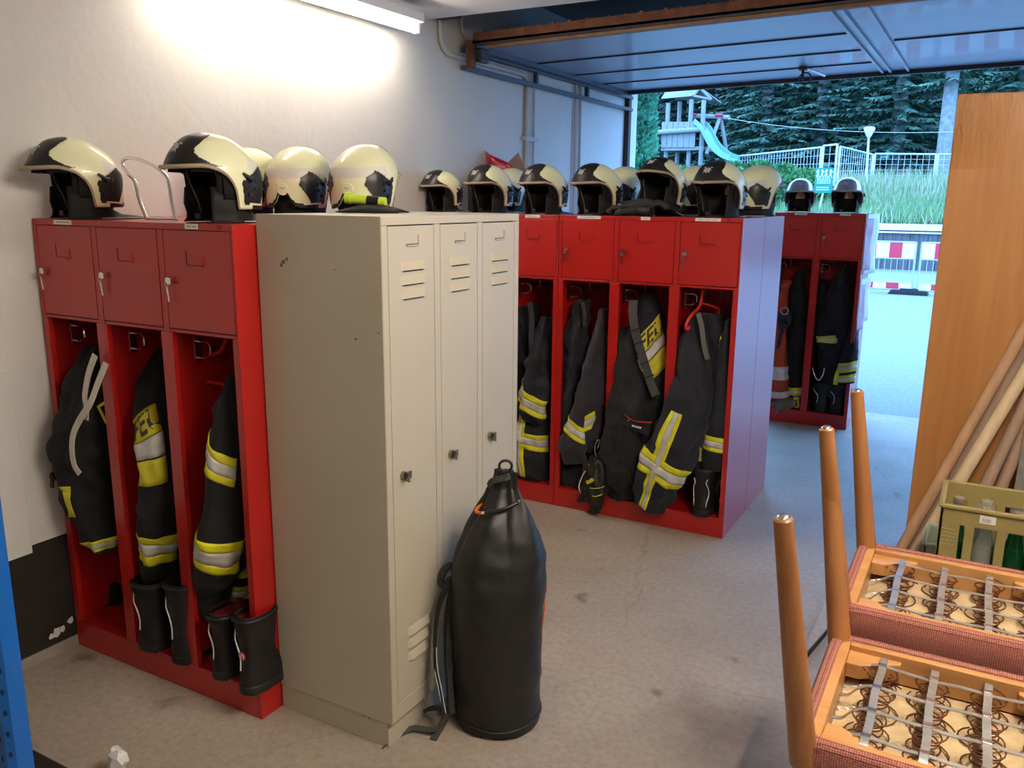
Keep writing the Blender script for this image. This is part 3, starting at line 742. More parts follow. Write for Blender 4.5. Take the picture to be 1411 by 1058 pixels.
proto_h = build_helmet('', M['cream'], M['helmet_black'], M['emblem'], M['band'], 'cream fire helmets on the lockers')
protos = {'n': proto_h}
first = {'n': True}


def helmet(px, y, turn, label, base=HT, tilt=0.0, roll=0.0, kind='n', sc=1.0):
    """px: image column of its middle; turn: degrees turned from image-left toward the camera"""
    h = protos[kind]
    if first[kind]: first[kind] = False
    else: h = copy_tree(h)
    p = at(px, 295, y); h.location = (p.x, p.y, base)
    h.rotation_euler = (R(roll), R(tilt), R(dirdeg(px) + turn)); h.scale = (sc, sc, sc)
    h['label'] = label
    return h


helmet(107, 2.075, 20, 'cream helmet with black brow plate at the wall end of the near red locker')
helmet(296, 2.135, 31, 'cream helmet with black brow plate standing right of the chrome wire hoop')
helmet(345, 2.78, 225, 'cream helmet peeking out behind the big helmet beside the wire hoop')
helmet(416, 2.80, 244, 'cream helmet seen from behind, left of the lime torch')
helmet(506, 2.80, 244, 'cream helmet seen from behind, right of the lime torch', tilt=0)
helmet(608, 4.66, 44, 'cream helmet left of the dark green case, orange knob and round lamp beside it', sc=0.87)
helmet(673, 4.75, 48, 'cream helmet with black brow plate below the red foil folder')
helmet(703, 5.28, 228, 'cream helmet seen from behind, hidden behind the helmet under the red foil folder')
helmet(747, 4.75, 48, 'cream helmet with its chin strap dangling over the red locker edge')
helmet(820, 4.76, 48, 'cream helmet with black brow plate just left of the black gloves')
helmet(858, 5.26, 230, 'cream helmet mostly hidden behind the black gloves and the tilted helmet')
helmet(905, 4.80, 57, 'cream helmet tipped back just right of the black gloves', tilt=-14, base=HT + .030, sc=1.0)
helmet(955, 5.26, 225, 'cream helmet seen from behind between the tipped helmet and the corner helmet')
helmet(988, 4.77, 62, 'cream helmet with black brow plate at the right front corner of the middle red locker', sc=1.02)
helmet(1042, 5.25, 228, 'cream helmet seen from behind at the daylit right end of the middle lockers')
protos['s'] = build_helmet('', M['shell_silver'], M['plate_silver'], M['emblem'], M['band'], 'silver white helmets nearest the door')
first['s'] = True
helmet(1100, 7.62, 88, 'silver white helmet, left one of the two on the locker nearest the garage door', kind='s', sc=.92)
helmet(1165, 7.62, 84, 'silver white helmet, right one of the two on the locker nearest the garage door', kind='s', sc=.95)
# ---------------------------------------------------------------- clothing and gear in the lockers
class Cloth:
    """a hanging sleeve, leg or folded garment: soft tube around a spine, with folds"""
    def __init__(s, spine, ry, amp=0.006, nf=5, seed=0, n=30, drift=4.0):
        P = []; RX = []
        for (px, py, y, hw) in spine:
            p = at(px, py, y); P.append(p); RX.append(hw * (p - CAM).dot(FWD) / FPX)
        s.c = catmull(P, n)
        m = len(P)
        s.rx = [lerp_list(RX, k / (n - 1)) for k in range(n)]
        ryl = ry if isinstance(ry, list) else [ry] * m
        s.ry = [lerp_list(ryl, k / (n - 1)) for k in range(n)]
        s.n = n; s.amp = amp * 1.5; s.nf = nf; s.ph = seed * 1.7; s.seed = seed; s.drift = drift
        s.w = []
        for i in range(n):
            t = (s.c[min(i + 1, n - 1)] - s.c[max(i - 1, 0)]).normalized()
            w = t.cross(Vector((0, 1, 0)))
            if w.length < 0.05: w = Vector((1, 0, 0))
            s.w.append(w.normalized())

    def S(s, u, th, off=0.0):
        u = min(max(u, 0), 1)
        i = min(int(u * (s.n - 1)), s.n - 2); f = u * (s.n - 1) - i
        c = s.c[i].lerp(s.c[i + 1], f); w = s.w[i].lerp(s.w[i + 1], f)
        rx = s.rx[i] * (1 - f) + s.rx[i + 1] * f; ry = s.ry[i] * (1 - f) + s.ry[i + 1] * f
        p0 = c + w * (rx * math.sin(th)) + Vector((0, -1, 0)) * (ry * math.cos(th))
        nz = noise.noise(p0 * 8 + Vector((s.seed * 3.1, 0, 0))) + 0.7 * noise.noise(p0 * 19 + Vector((0, s.seed * 2.3, 0)))
        fold = 1 - 2 * abs(noise.noise(Vector((p0.x * 16 + p0.z * 7 + s.seed, p0.y * 9, p0.z * 5 - p0.x * 4))))
        d = s.amp * (0.5 * math.sin(s.nf * th + s.ph + s.drift * u) + 1.5 * nz + 1.15 * fold * (1 if off == 0 else 1) - .4) + off
        return c + w * ((rx + d) * math.sin(th)) + Vector((0, -1, 0)) * ((ry + d) * math.cos(th))

    def body(s, name, m, parent, nt=44, nr=54):
        rows = [[s.S(0, 2 * PI * k / nt, -0.9 * min(s.rx[0], s.ry[0])) for k in range(nt)]]
        rows += [[s.S(j / nr, 2 * PI * k / nt) for k in range(nt)] for j in range(nr + 1)]
        rows += [[s.S(1, 2 * PI * k / nt, -0.006) for k in range(nt)], [s.S(0.97, 2 * PI * k / nt, -0.9 * min(s.rx[-1], s.ry[-1])) for k in range(nt)]]
        mb = MB(); mb.grid(rows, cu=True); return mb.build(name, m, parent, smooth=70)

    def band(s, u0, u1, parent, t0=-2.2, t1=2.2, tilt=0.0, off=0.004, name='reflective_band', curve=0.0):
        mb = MB(); nt = 30
        for a, b, mi, o in ((0, .30, 0, 0), (.30, .70, 1, .0012), (.70, 1, 0, 0)):
            rows = []
            for j in range(4):
                v = a + (b - a) * j / 3
                rows.append([s.S(u0 + (u1 - u0) * v + tilt * math.sin(t0 + (t1 - t0) * k / nt) + curve * (math.cos(t0 + (t1 - t0) * k / nt)), t0 + (t1 - t0) * k / nt, off + o) for k in range(nt + 1)])
            mb.grid(rows, mi)
        return mb.build(name, [M['yellow'], M['silver_tape']], parent, smooth=80, solid=0.002)

    def stripe(s, u0, u1, tc, tw, parent, off=0.004, drift=0.0):
        mb = MB(); nu = 24
        for a, b, mi, o in ((0, .30, 0, 0), (.30, .70, 1, .0012), (.70, 1, 0, 0)):
            rows = []
            for j in range(nu + 1):
                u = u0 + (u1 - u0) * j / nu
                rows.append([s.S(u, tc + drift * j / nu - tw / 2 + tw * (a + (b - a) * k / 2), off + o) for k in range(3)])
            mb.grid(rows, mi)
        return mb.build('reflective_stripe', [M['yellow'], M['silver_tape']], parent, smooth=80, solid=0.002)

    def patch(s, u0, u1, t0, t1, skew, parent, rows_=((0, .42, 0), (.42, .66, 1), (.66, 1, 0)), texts=(), off=0.004, name='lettered_patch'):
        F = lambda a, b, o: s.S(u0 + (u1 - u0) * b + skew * (a - .5), t0 + (t1 - t0) * a, off + o)
        mb = MB()
        for a, b, mi in rows_:
            mb.grid([[F(k / 12, a + (b - a) * j / 4, 0) for k in range(13)] for j in range(5)], mi)
        o = mb.build(name, [M['yellow_patch'], M['silver_tape']], parent, smooth=80, solid=0.002)
        for (txt, x0, x1, y0, y1) in texts:
            vs, fs = text_mesh(txt, 1.0, True); w = max(v[0] for v in vs)
            lt = MB(); lt.add([F(x0 + (x1 - x0) * v[0] / w, y1 + (y0 - y1) * v[1], .0035) for v in vs], fs); lt.build('lettering', M['ink'], o)
        return o


M['yellow_patch'] = mat('yellow lettered patch', (0.62, 0.56, 0.03, 1), 0.6, var=0.12, vscale=14)


def hanging(name, label, cat, group=None):
    return thing(name, label, cat, (0, 0, 0), 0, group)


def px_ribbon(parent, name, pts, wpx, m, th=0.004, tilt=None):
    P = [at(*p) for p in pts]; P = catmull(P, max(10, 4 * len(P)))
    w = wpx * (P[0] - CAM).dot(FWD) / FPX
    mb = MB(); rows = []
    N = len(P)
    wd = []
    for i in range(N):
        t = (P[min(i + 1, N - 1)] - P[max(i - 1, 0)]).normalized(); d = t.cross(Vector((0, 1, 0)))
        wd.append(d.normalized() if d.length > 0.05 else Vector((1, 0, 0)))
    mb.ribbon(P, wd, w, th); return mb.build(name, m, parent, smooth=40)


def px_tube(parent, name, pts, rpx, m, n=8, closed=False, cm=True):
    P = [at(*p) for p in pts]; r = rpx * (P[0] - CAM).dot(FWD) / FPX
    if cm and not closed: P = catmull(P, max(10, 4 * len(P)))
    mb = MB(); mb.tube(P, r, n, closed=closed); return mb.build(name, m, parent, smooth=60)


# ---- near red locker, bay at the wall
g_ = hanging('hanging_jacket', 'black jacket bulging out of the bay nearest the left wall, with off white straps', 'jacket', None)
c1 = Cloth([(137, 474, 2.14, 9), (124, 518, 2.08, 26), (117, 575, 2.03, 33), (117, 640, 2.02, 32), (126, 690, 2.03, 27), (142, 730, 2.05, 22), (152, 757, 2.06, 14)], [.05, .09, .11, .11, .10, .09, .06], .010, 6, 1)
c1.body('jacket_body', M['black_fabric'], g_)
c1.band(.875, .96, g_, -1.6, 1.6)
c1.patch(.56, .71, -.05, .40, .0, g_, rows_=((0, .15, 0), (.15, 1, 0)), name='yellow_patch')
px_ribbon(g_, 'white_strap', [(131, 489, 1.96), (122, 515, 1.945), (117, 545, 1.92), (119, 560, 1.91), (118, 578, 1.905)], 10.5, M['white_cloth'])
px_ribbon(g_, 'white_strap', [(146, 500, 1.95), (134, 530, 1.925), (124, 556, 1.90), (110, 578, 1.895), (101, 598, 1.89), (99, 618, 1.89), (102, 640, 1.895), (110, 653, 1.90)], 10.0, M['white_cloth'])
j2 = hanging('hanging_jacket', 'black jacket with a yellow framed letter patch, behind the white straps in the wall bay', 'jacket')
c2 = Cloth([(150, 470, 2.30, 6), (146, 530, 2.24, 18), (146, 600, 2.22, 20), (148, 680, 2.24, 18), (150, 730, 2.26, 12)], .09, .006, 5, 2)
c2.body('jacket_body', M['black_fabric'], j2)
px_ribbon(j2, 'yellow_patch_edge', [(147, 553, 2.02), (135, 561, 2.02)], 4, M['yellow_patch'])
px_ribbon(j2, 'yellow_patch_edge', [(135, 559, 2.02), (147, 583, 2.02)], 4.5, M['yellow_patch'])
b1 = hanging('folded_trousers', 'dark folded trousers lying on the floor of the bay nearest the wall', 'trousers')
cb = Cloth([(150, 780, 2.2, 12), (150, 815, 2.18, 20), (154, 850, 2.16, 22), (158, 872, 2.15, 18)], .08, .008, 5, 3)
cb.body('folded_cloth', M['black_fabric'], b1)

# ---- near red locker, middle bay
j3 = hanging('hanging_jacket', 'black jacket with FE patch in the middle bay of the near red locker', 'jacket')
c3 = Cloth([(232, 478, 2.25, 6), (222, 515, 2.18, 22), (216, 555, 2.12, 26), (224, 600, 2.08, 26), (228, 660, 2.08, 27), (226, 710, 2.08, 24), (224, 750, 2.08, 20), (222, 790, 2.10, 17)], [.05, .09, .10, .10, .10, .10, .09, .08], .007, 5, 5)
c3.body('jacket_body', M['black_fabric'], j3)
c3.band(.785, .905, j3, -1.9, 1.9, tilt=-.008)
c3.patch(.32, .565, -.35, 1.1, -.025, j3, rows_=((0, .42, 0), (.43, .66, 1), (.68, 1, 0)), texts=(('FEU', .08, 1.1, .06, .38),))
t3 = hanging('hanging_trousers', 'dark trousers with yellow hem bands behind the boots of the middle bay', 'trousers')
c4 = Cloth([(238, 700, 2.32, 14), (240, 760, 2.28, 18), (240, 812, 2.26, 18), (240, 830, 2.24, 12)], .07, .006, 5, 6)
c4.body('trouser_leg', M['black_fabric'], t3); c4.band(.70, .92, t3)

# ---- near red locker, bay beside the grey locker
j4 = hanging('hanging_jacket', 'black jacket with two yellow silver bands in the bay beside the grey locker', 'jacket')
c5 = Cloth([(330, 514, 2.13, 7), (328, 545, 2.10, 17), (323, 600, 2.08, 23), (317, 660, 2.07, 26), (311, 715, 2.06, 29), (307, 765, 2.06, 30), (297, 792, 2.07, 27), (296, 812, 2.08, 15), (297, 845, 2.09, 13)], [.05, .08, .10, .10, .10, .10, .09, .07, .06], .006, 5, 7)
c5.body('jacket_body', M['black_fabric'], j4)
c5.band(.255, .335, j4, -1.3, 1.15, tilt=.040)
c5.band(.535, .64, j4, -1.9, 1.7, tilt=.004)
hg = hanging('coat_hanger', 'red plastic coat hangers hooked in the bay beside the grey locker', 'coat hanger', 'red plastic coat hangers')
px_tube(hg, 'hanger_arm', [(249, 500, 2.17), (275, 493, 2.17), (302, 485, 2.17), (309, 475, 2.17), (316, 460, 2.17)], 3.2, M['red_plastic'])
hg['label'] = 'red plastic hanger arm, upper one in the bay beside the grey locker'
hg2 = hanging('coat_hanger', 'red plastic hanger arm, lower one with a hook stub beside the grey locker', 'coat hanger', 'red plastic coat hangers')
px_tube(hg2, 'hanger_arm', [(250, 521, 2.15), (275, 524, 2.15), (316, 531, 2.15)], 2.8, M['red_plastic'])
px_tube(hg2, 'hook_stub', [(256, 521, 2.15), (257, 515, 2.15), (258, 514, 2.15)], 2.4, M['red_plastic'])
t4 = hanging('hanging_trousers', 'dark trousers with dull yellow bands behind the jacket beside the grey locker', 'trousers')
c6 = Cloth([(338, 690, 2.30, 10), (336, 750, 2.26, 18), (335, 790, 2.24, 20), (332, 820, 2.24, 16)], .07, .006, 5, 8)
c6.body('trouser_leg', M['black_fabric'], t4); c6.band(.45, .62, t4); c6.band(.72, .88, t4)


# ---- boots
def boot(label, px, py_top, py_bot, wpx, group, logo=False, lining='helmet_liner', yheel=None, toe=1, zf=0.118, style=0):
    q = atz(px, py_bot, zf) if yheel is None else at(px, py_bot, yheel)
    yh = q.y; dep = (q - CAM).dot(FWD); w = wpx * dep / FPX
    ztop = at(px, py_top, yh + 0.02).z - zf
    t = thing('boot', label, 'boot', (q.x, yh + 0.13, zf), 0, group)
    hw = w / 2 * 1.2

    def ring(z, y0, y1, wx, p=2.6):
        out = []; cy = (y0 + y1) / 2; ly = (y1 - y0) / 2
        for k in range(28):
            a = 2 * PI * k / 28; ca, sa = math.cos(a), math.sin(a)
            out.append((wx * abs(ca) ** (2 / p) * (1 if ca > 0 else -1) * (1.0 if sa < 0 else 1 - 0.12 * sa), cy + ly * abs(sa) ** (2 / p) * (1 if sa > 0 else -1), z))
        return out
    H = max(0.24, min(0.36, ztop))
    up = MB()
    up.grid([ring(.028, -.118, .120, hw * .93), ring(.05, -.122, .118, hw * .95), ring(.075, -.120, .10, hw * .93), ring(.10, -.112, .07, hw * .86), ring(.13, -.108, .035, hw * .80), ring(.17, -.110, .030, hw * .83),
             ring(.22, -.118, .034, hw * .92), ring(H - .035, -.126, .038, hw * 1.0), ring(H - .015, -.128, .039, hw * 1.03), ring(H, -.123, .035, hw * .98), ring(H - .004, -.113, .026, hw * .85), ring(H - .02, -.111, .024, hw * .82)], cu=True)
    up.build('upper', M['leather'], t, smooth=60)
    so = MB(); so.grid([ring(0, -.122, .120, hw * .90), ring(.004, -.126, .126, hw * .97), ring(.03, -.126, .127, hw * .97), ring(.034, -.120, .120, hw * .92)], cu=True)
    o = len(so.v) - 4 * 28; so.f.append(tuple(o + k for k in range(28))); so.mi.append(0)
    for k in range(5): so.box(-hw * .7, hw * .7, -.11 + k * .05, -.085 + k * .05, -.0, .004)
    so.build('sole', M['rubber'], t, smooth=40)
    li = MB(); li.grid([ring(H + .001, -.118, .030, hw * .91), ring(H - .06, -.108, .024, hw * .80), ring(H - .12, -.10, .02, hw * .7), ring(H - .12, -.05, -.04, hw * .05)], cu=True); li.build('lining', M[lining], t, smooth=60)
    col = MB(); col.tube([(p[0] * 1.02, p[1], p[2]) for p in ring(H - .012, -.129, .040, hw * 1.03)], .007, 6, closed=True); col.build('padded_collar', M['leather'], t, smooth=60)
    for s in ((-1, 1) if style == 0 else (-1,)):
        pp = MB()
        prof = [(H * .80, .62), (H * .72, .50), (H * .60, .72), (H * .45, .80), (H * .30, .66), (H * .2, .62)] if style == 0 else [(H * .80, .86), (H * .70, .62), (H * .58, .30), (H * .45, .25), (H * .3, .34)]
        pts = []
        for z, f in prof:
            wz = hw * (.80 + .2 * max(0, (z - .13) / (H - .13))); a = f
            pts.append((s * wz * a * 1.03, -.112 - .016 * max(0, (z - .13) / (H - .13)) + .05 * a ** 4 - .004, z))
        pp.tube(catmull(pts, 18), .0028, 6); pp.build('white_piping', M['paper'], t, smooth=60)
    if logo:
        lg = MB(); cz = H * .52; y0 = -.122
        lg.lathe([(0, 0), (.016, 0), (.017, -.002)], n=20)
        lo = lg.build('round_badge', mat('red badge', (0.45, 0.02, 0.03, 1), 0.5), t); lo.location = (hw * .12, y0 - .004, cz); lo.rotation_euler = (R(90), 0, 0)
        rg = MB(); rg.tube([(.0105 * math.cos(a * PI / 10), .0105 * math.sin(a * PI / 10), .001) for a in range(20)], .0012, 5, closed=True)
        rg.tube([(.005 * math.cos(a * PI / 10 + .6), .005 * math.sin(a * PI / 10 + .6), .001) for a in range(17)], .0012, 5)
        ro = rg.build('badge_ring', M['paper'], lo)
    return t


boot('black boot with white piping, left one in the middle bay of the near red locker', 197, 804, 912, 42, 'boots in the near red locker', style=1, yheel=1.95)
boot('black boot with white piping, right one in the middle bay of the near red locker', 240, 806, 914, 38, 'boots in the near red locker', style=1, yheel=1.95)
boot('black boot with red lining, left one in the bay beside the grey locker', 296, 846, 940, 33, 'boots in the near red locker', lining='red_lining', style=2, yheel=1.95)
boot('black boot with red lining and a round red badge beside the grey locker', 333, 850, 950, 35, 'boots in the near red locker', lining='red_lining', logo=True, style=2, yheel=1.93)
boot('black boot with white piping lines standing in the right bay of the middle red locker', 962, 645, 712, 27, 'boots in the middle red locker')
boot('black boot half hidden at the right post of the middle red locker', 983, 650, 704, 19, 'boots in the middle red locker', yheel=4.66)

# ---- middle red lockers
YM = MY
a1 = hanging('hanging_jacket', 'dark jacket with one tilted reflective sleeve band beside the grey locker edge', 'jacket')
ca = Cloth([(755, 436, YM + .16, 5), (750, 470, YM + .13, 11), (744, 505, YM + .10, 17), (738, 540, YM + .07, 21), (735, 566, YM + .07, 21), (733, 578, YM + .08, 14)], [.05, .09, .11, .11, .10, .06], .010, 5, 11)
ca.body('sleeve', M['navy_fabric'], a1); ca.band(.575, .765, a1, -1.6, 1.4, tilt=.07)
a2 = hanging('hanging_jacket', 'dark jacket hanging from the hook next to the grey locker edge', 'jacket')
cb = Cloth([(727, 420, YM + .22, 6), (722, 450, YM + .2, 12), (716, 520, YM + .2, 22), (716, 600, YM + .22, 22)], .10, .012, 5, 12)
cb.body('jacket_body', M['navy_fabric'], a2)
px_ribbon(a2, 'grey_facing', [(730, 416, YM + .08), (733, 440, YM + .07), (732, 470, YM + .05), (735, 495, YM + .05)], 8, M['purple_fabric'])
a3 = hanging('hanging_trousers', 'dark trousers with a crossing yellow band and stripe, half behind the grey locker', 'trousers')
cc = Cloth([(737, 560, YM + .18, 22), (735, 590, YM + .14, 28), (733, 625, YM + .12, 30), (735, 650, YM + .12, 27), (738, 668, YM + .14, 18)], [.10, .12, .12, .11, .07], .008, 4, 13)
cc.body('trouser_leg', M['navy_fabric'], a3); cc.band(.25, .40, a3, -1.7, 1.25, tilt=.03); cc.stripe(.03, .76, -.28, .55, a3)

b_ = hanging('hanging_jacket', 'dark jacket on the hook at the left of the second visible bay, middle red locker', 'jacket')
cd = Cloth([(803, 414, YM + .18, 5), (798, 440, YM + .15, 12), (794, 480, YM + .13, 16), (790, 530, YM + .12, 18), (788, 590, YM + .13, 18), (788, 640, YM + .15, 16), (790, 670, YM + .16, 13)], .09, .010, 5, 14)
cd.body('jacket_body', M['navy_fabric'], b_)
px_ribbon(b_, 'grey_facing', [(802, 416, YM + .06), (806, 432, YM + .05), (805, 450, YM + .05)], 5, M['purple_fabric'])
b2 = hanging('hanging_jacket', 'faded violet grey jacket with short reflective cuffs in the second visible bay', 'jacket')
ce = Cloth([(834, 425, YM + .15, 3), (829, 460, YM + .11, 9), (821, 500, YM + .08, 15), (815, 545, YM + .06, 18), (809, 585, YM + .06, 19), (806, 618, YM + .08, 17)], [.05, .09, .10, .10, .10, .07], .006, 4, 15)
ce.body('jacket_body', M['purple_fabric'], b2)
cf = Cloth([(826, 470, YM + .04, 3), (812, 505, YM + .01, 5), (802, 535, YM - .005, 6), (797, 562, YM - .01, 6), (793, 590, YM - .015, 14), (790, 615, YM - .01, 20), (795, 638, YM + .01, 17)], [.02, .03, .04, .04, .05, .05, .03], .005, 3, 16)
cf.body('jacket_flap', M['purple_fabric'], b2); cf.band(.60, .73, b2, -1.5, 1.2, tilt=.04)
cg = Cloth([(816, 540, YM + .03, 6), (813, 565, YM + .015, 11), (811, 590, YM + .015, 11), (812, 606, YM + .02, 9)], .05, .004, 4, 17)
cg.body('sleeve', M['purple_fabric'], b2); cg.band(.40, .70, b2, -1.5, 1.5, tilt=-.12)
b3 = hanging('hanging_trousers', 'dark trousers with hem bands at the bottom of the second visible bay', 'trousers')
ch = Cloth([(812, 610, YM + .16, 20), (808, 640, YM + .15, 26), (808, 670, YM + .15, 28), (812, 685, YM + .16, 22)], .10, .008, 4, 18)
ch.body('trouser_leg', M['navy_fabric'], b3); ch.band(.20, .42, b3, .2, 1.5); ch.band(.55, .74, b3, .5, 1.6)
gl = hanging('hanging_gloves', 'pair of black work gloves clipped to trousers, dangling over the red locker base', 'gloves')
ci = Cloth([(823, 628, YM - .02, 4), (819, 645, YM - .04, 11), (815, 665, YM - .05, 15), (806, 682, YM - .05, 11), (799, 690, YM - .05, 5)], .035, .006, 5, 19); ci.body('glove', M['rubber'], gl)
cj = Cloth([(823, 632, YM - .03, 5), (825, 655, YM - .06, 12), (823, 680, YM - .06, 12), (823, 695, YM - .05, 8), (822, 706, YM - .05, 4)], .035, .006, 5, 20); gv = cj.body('glove', M['rubber'], gl)
px_tube(gv, 'yellow_piping', [(812, 672, YM - .105), (819, 673, YM - .11), (828, 672, YM - .11), (833, 670, YM - .10)], .6, M['yellow_patch'])
px_tube(gv, 'yellow_piping', [(816, 683, YM - .105), (821, 684, YM - .11), (830, 681, YM - .11)], .6, M['yellow_patch'])
px_ribbon(gv, 'yellow_badge', [(808, 665, YM - .105), (813, 663, YM - .11), (817, 660, YM - .11)], 5, M['yellow_patch'])
px_tube(gl, 'carabiner', [(822, 630, YM - .05), (820, 622, YM - .055), (820, 614, YM - .055), (824, 606, YM - .055), (826, 609, YM - .055), (823, 618, YM - .055)], .9, M['chrome'])
for k, (u, v) in enumerate(((801, 655), (797, 668), (799, 678), (806, 650))): pass
px_tube(gl, 'cord', [(812, 640, YM - .06), (803, 655, YM - .07), (798, 668, YM - .07), (799, 677, YM - .07), (803, 681, YM - .07)], .8, M['silver_edge'])

c_ = hanging('hanging_trousers', 'big black trousers with a red trimmed pocket and wide webbing brace', 'trousers')
ck = Cloth([(866, 450, YM + .12, 11), (868, 490, YM + .08, 18), (872, 540, YM + .04, 28), (868, 580, YM + .02, 33), (861, 625, YM + .01, 32), (858, 658, YM + .02, 28), (862, 685, YM + .04, 20)], [.06, .09, .11, .12, .12, .11, .07], .010, 5, 21)
ck.body('trouser_body', M['black_fabric'], c_)
px_ribbon(c_, 'wide_brace', [(873, 414, YM + .03), (872, 430, YM + .0), (875, 455, YM - .02), (882, 480, YM - .03), (890, 507, YM - .04), (897, 528, YM - .045), (904, 545, YM - .05)], 12, M['strap_grey'], .006)
for q in ((874, 455), (879, 473), (887, 501), (894, 519)): px_ribbon(c_, 'brace_seam', [(q[0] - 6, q[1] + 2, YM - .052), (q[0] + 7, q[1] - 3, YM - .058)], 1.6, M['helmet_liner'], .003)
pk = MB(); 
def quad_px(mb, pts, y, th=0.004, m=0):
    P = [at(px, py, y) for px, py in pts]; mb.prism(P, (0, -th, 0), m)
quad_px(pk, [(863, 573), (897, 582), (894, 600), (868, 592)], YM - .112); po = pk.build('pocket', M['black_fabric'], c_)
px_tube(po, 'red_trim', [(861, 571, YM - .115), (868, 577, YM - .118), (880, 581, YM - .118), (898, 582, YM - .115)], .7, M['red_plastic'])
lg = MB()
for k, (x0, x1) in enumerate(((870, 873.5), (874, 876), (877, 880), (880.6, 884))): quad_px(lg, [(x0, 585.0 + k * .9), (x1, 585.6 + k * .9), (x1 - .6, 588.0 + k * .9), (x0 - .5, 587.4 + k * .9)], YM - .1165, .001)
lg.build('pocket_print', M['paper'], po)
lg = MB(); quad_px(lg, [(866, 577.5), (868.5, 583), (865.5, 584.5), (864, 581)], YM - .1165, .001); lg.build('flame_mark', mat('peach print', (0.6, 0.3, 0.18, 1), .7), po)
c2_ = hanging('hanging_jacket', 'dark jacket with a tilted yellow FEU patch behind the wide webbing brace', 'jacket')
cl = Cloth([(893, 402, YM + .25, 8), (893, 430, YM + .2, 17), (894, 480, YM + .15, 26), (894, 540, YM + .14, 28), (892, 600, YM + .16, 26), (890, 650, YM + .18, 22)], [.06, .09, .11, .11, .10, .08], .006, 5, 22)
cl.body('jacket_body', M['navy_fabric'], c2_)
cl.patch(.27, .53, -.22, 1.25, -.115, c2_, rows_=((0, .40, 0), (.42, .62, 1), (.64, 1, 0)), texts=(('FEU', .06, 1.02, .04, .37), ('L', .22, .50, .68, .96)))
c3_ = hanging('hanging_trousers', 'dark trousers with two short bands, low in the bay with the wide webbing brace', 'trousers')
cm_ = Cloth([(895, 570, YM + .17, 14), (895, 605, YM + .14, 16), (893, 640, YM + .13, 16), (890, 670, YM + .13, 14)], .07, .006, 4, 23)
cm_.body('trouser_leg', M['navy_fabric'], c3_); cm_.band(.20, .33, c3_, -1.2, 1.6); cm_.band(.42, .52, c3_, -1.2, 1.6)

d_ = hanging('hanging_trousers', 'dark trouser leg with crossing yellow bands, slanting out of the right bay', 'trousers')
cn = Cloth([(962, 432, YM + .12, 9), (958, 462, YM + .08, 18), (955, 505, YM + .04, 24), (950, 555, YM + .0, 33), (934, 600, YM - .03, 35), (917, 640, YM - .05, 32), (903, 672, YM - .05, 28), (895, 698, YM - .04, 22)], [.06, .08, .10, .11, .11, .10, .09, .06], .009, 5, 24)
cn.body('trouser_leg', M['navy_fabric'], d_)
cn.band(.672, .782, d_, -1.65, 1.5, tilt=.012); cn.stripe(.46, .985, -.22, .55, d_)
px_ribbon(d_, 'grey_facing', [(962, 432, YM - .0), (967, 450, YM - .02), (970, 475, YM - .05), (975, 495, YM - .06)], 7, mat('grey lining cloth', (0.10, 0.095, 0.085, 1), .9))
d2 = hanging('hanging_jacket', 'dark jacket with a yellow lettered patch and sleeve band at the right post', 'jacket')
co = Cloth([(985, 432, YM + .22, 10), (985, 470, YM + .18, 20), (986, 530, YM + .17, 24), (980, 590, YM + .18, 26), (972, 640, YM + .18, 24)], .09, .008, 5, 25)
co.body('jacket_body', M['navy_fabric'], d2)
cp = Cloth([(1007, 440, YM + .14, 5), (1002, 480, YM + .1, 11), (997, 530, YM + .07, 14), (990, 580, YM + .05, 15), (984, 620, YM + .05, 16), (981, 645, YM + .06, 14)], .06, .004, 4, 26)
cp.body('sleeve', M['navy_fabric'], d2); cp.band(.685, .79, d2, -1.8, 1.7, tilt=.004)
cq = Cloth([(975, 570, YM + .11, 8), (966, 605, YM + .08, 13), (962, 632, YM + .08, 12), (960, 645, YM + .09, 9)], .05, .004, 4, 27)
cq.body('sleeve', M['navy_fabric'], d2); cq.band(.42, .65, d2, -1.7, 1.7)
pt = MB(); quad_px(pt, [(993, 462), (1000, 480), (996, 498), (991, 506), (988, 495), (990, 478)], YM + .075, .002); pt = pt.build('lettered_patch', M['yellow_patch'], d2)
for txt, x, y in (('HR', 990.5, 484), ('ER', 988.8, 494)):
    vs, fs = text_mesh(txt, 1.0, True)
    lt = MB(); lt.add([at(x + v[0] * 4.2, y - v[1] * 7.5 + v[0] * 2.2, YM + .0715) for v in vs], fs); lt.build('lettering', M['ink'], pt)
hg3 = hanging('coat_hanger', 'red plastic coat hanger with a curled arm end in the right bay, middle red locker', 'coat hanger')
px_tube(hg3, 'hanger_arm', [(968, 400, YM + .12), (966, 415, YM + .11), (962, 425, YM + .08), (953, 434, YM + .03), (946, 446, YM + .0), (946, 453, YM + .0), (949, 453, YM + .0), (949, 449, YM + .0)], 2.3, M['red_plastic'])
px_tube(hg3, 'hanger_bar', [(966, 418, YM + .15), (980, 421, YM + .18), (990, 426, YM + .2), (989, 434, YM + .2)], 1.6, M['red_plastic'])

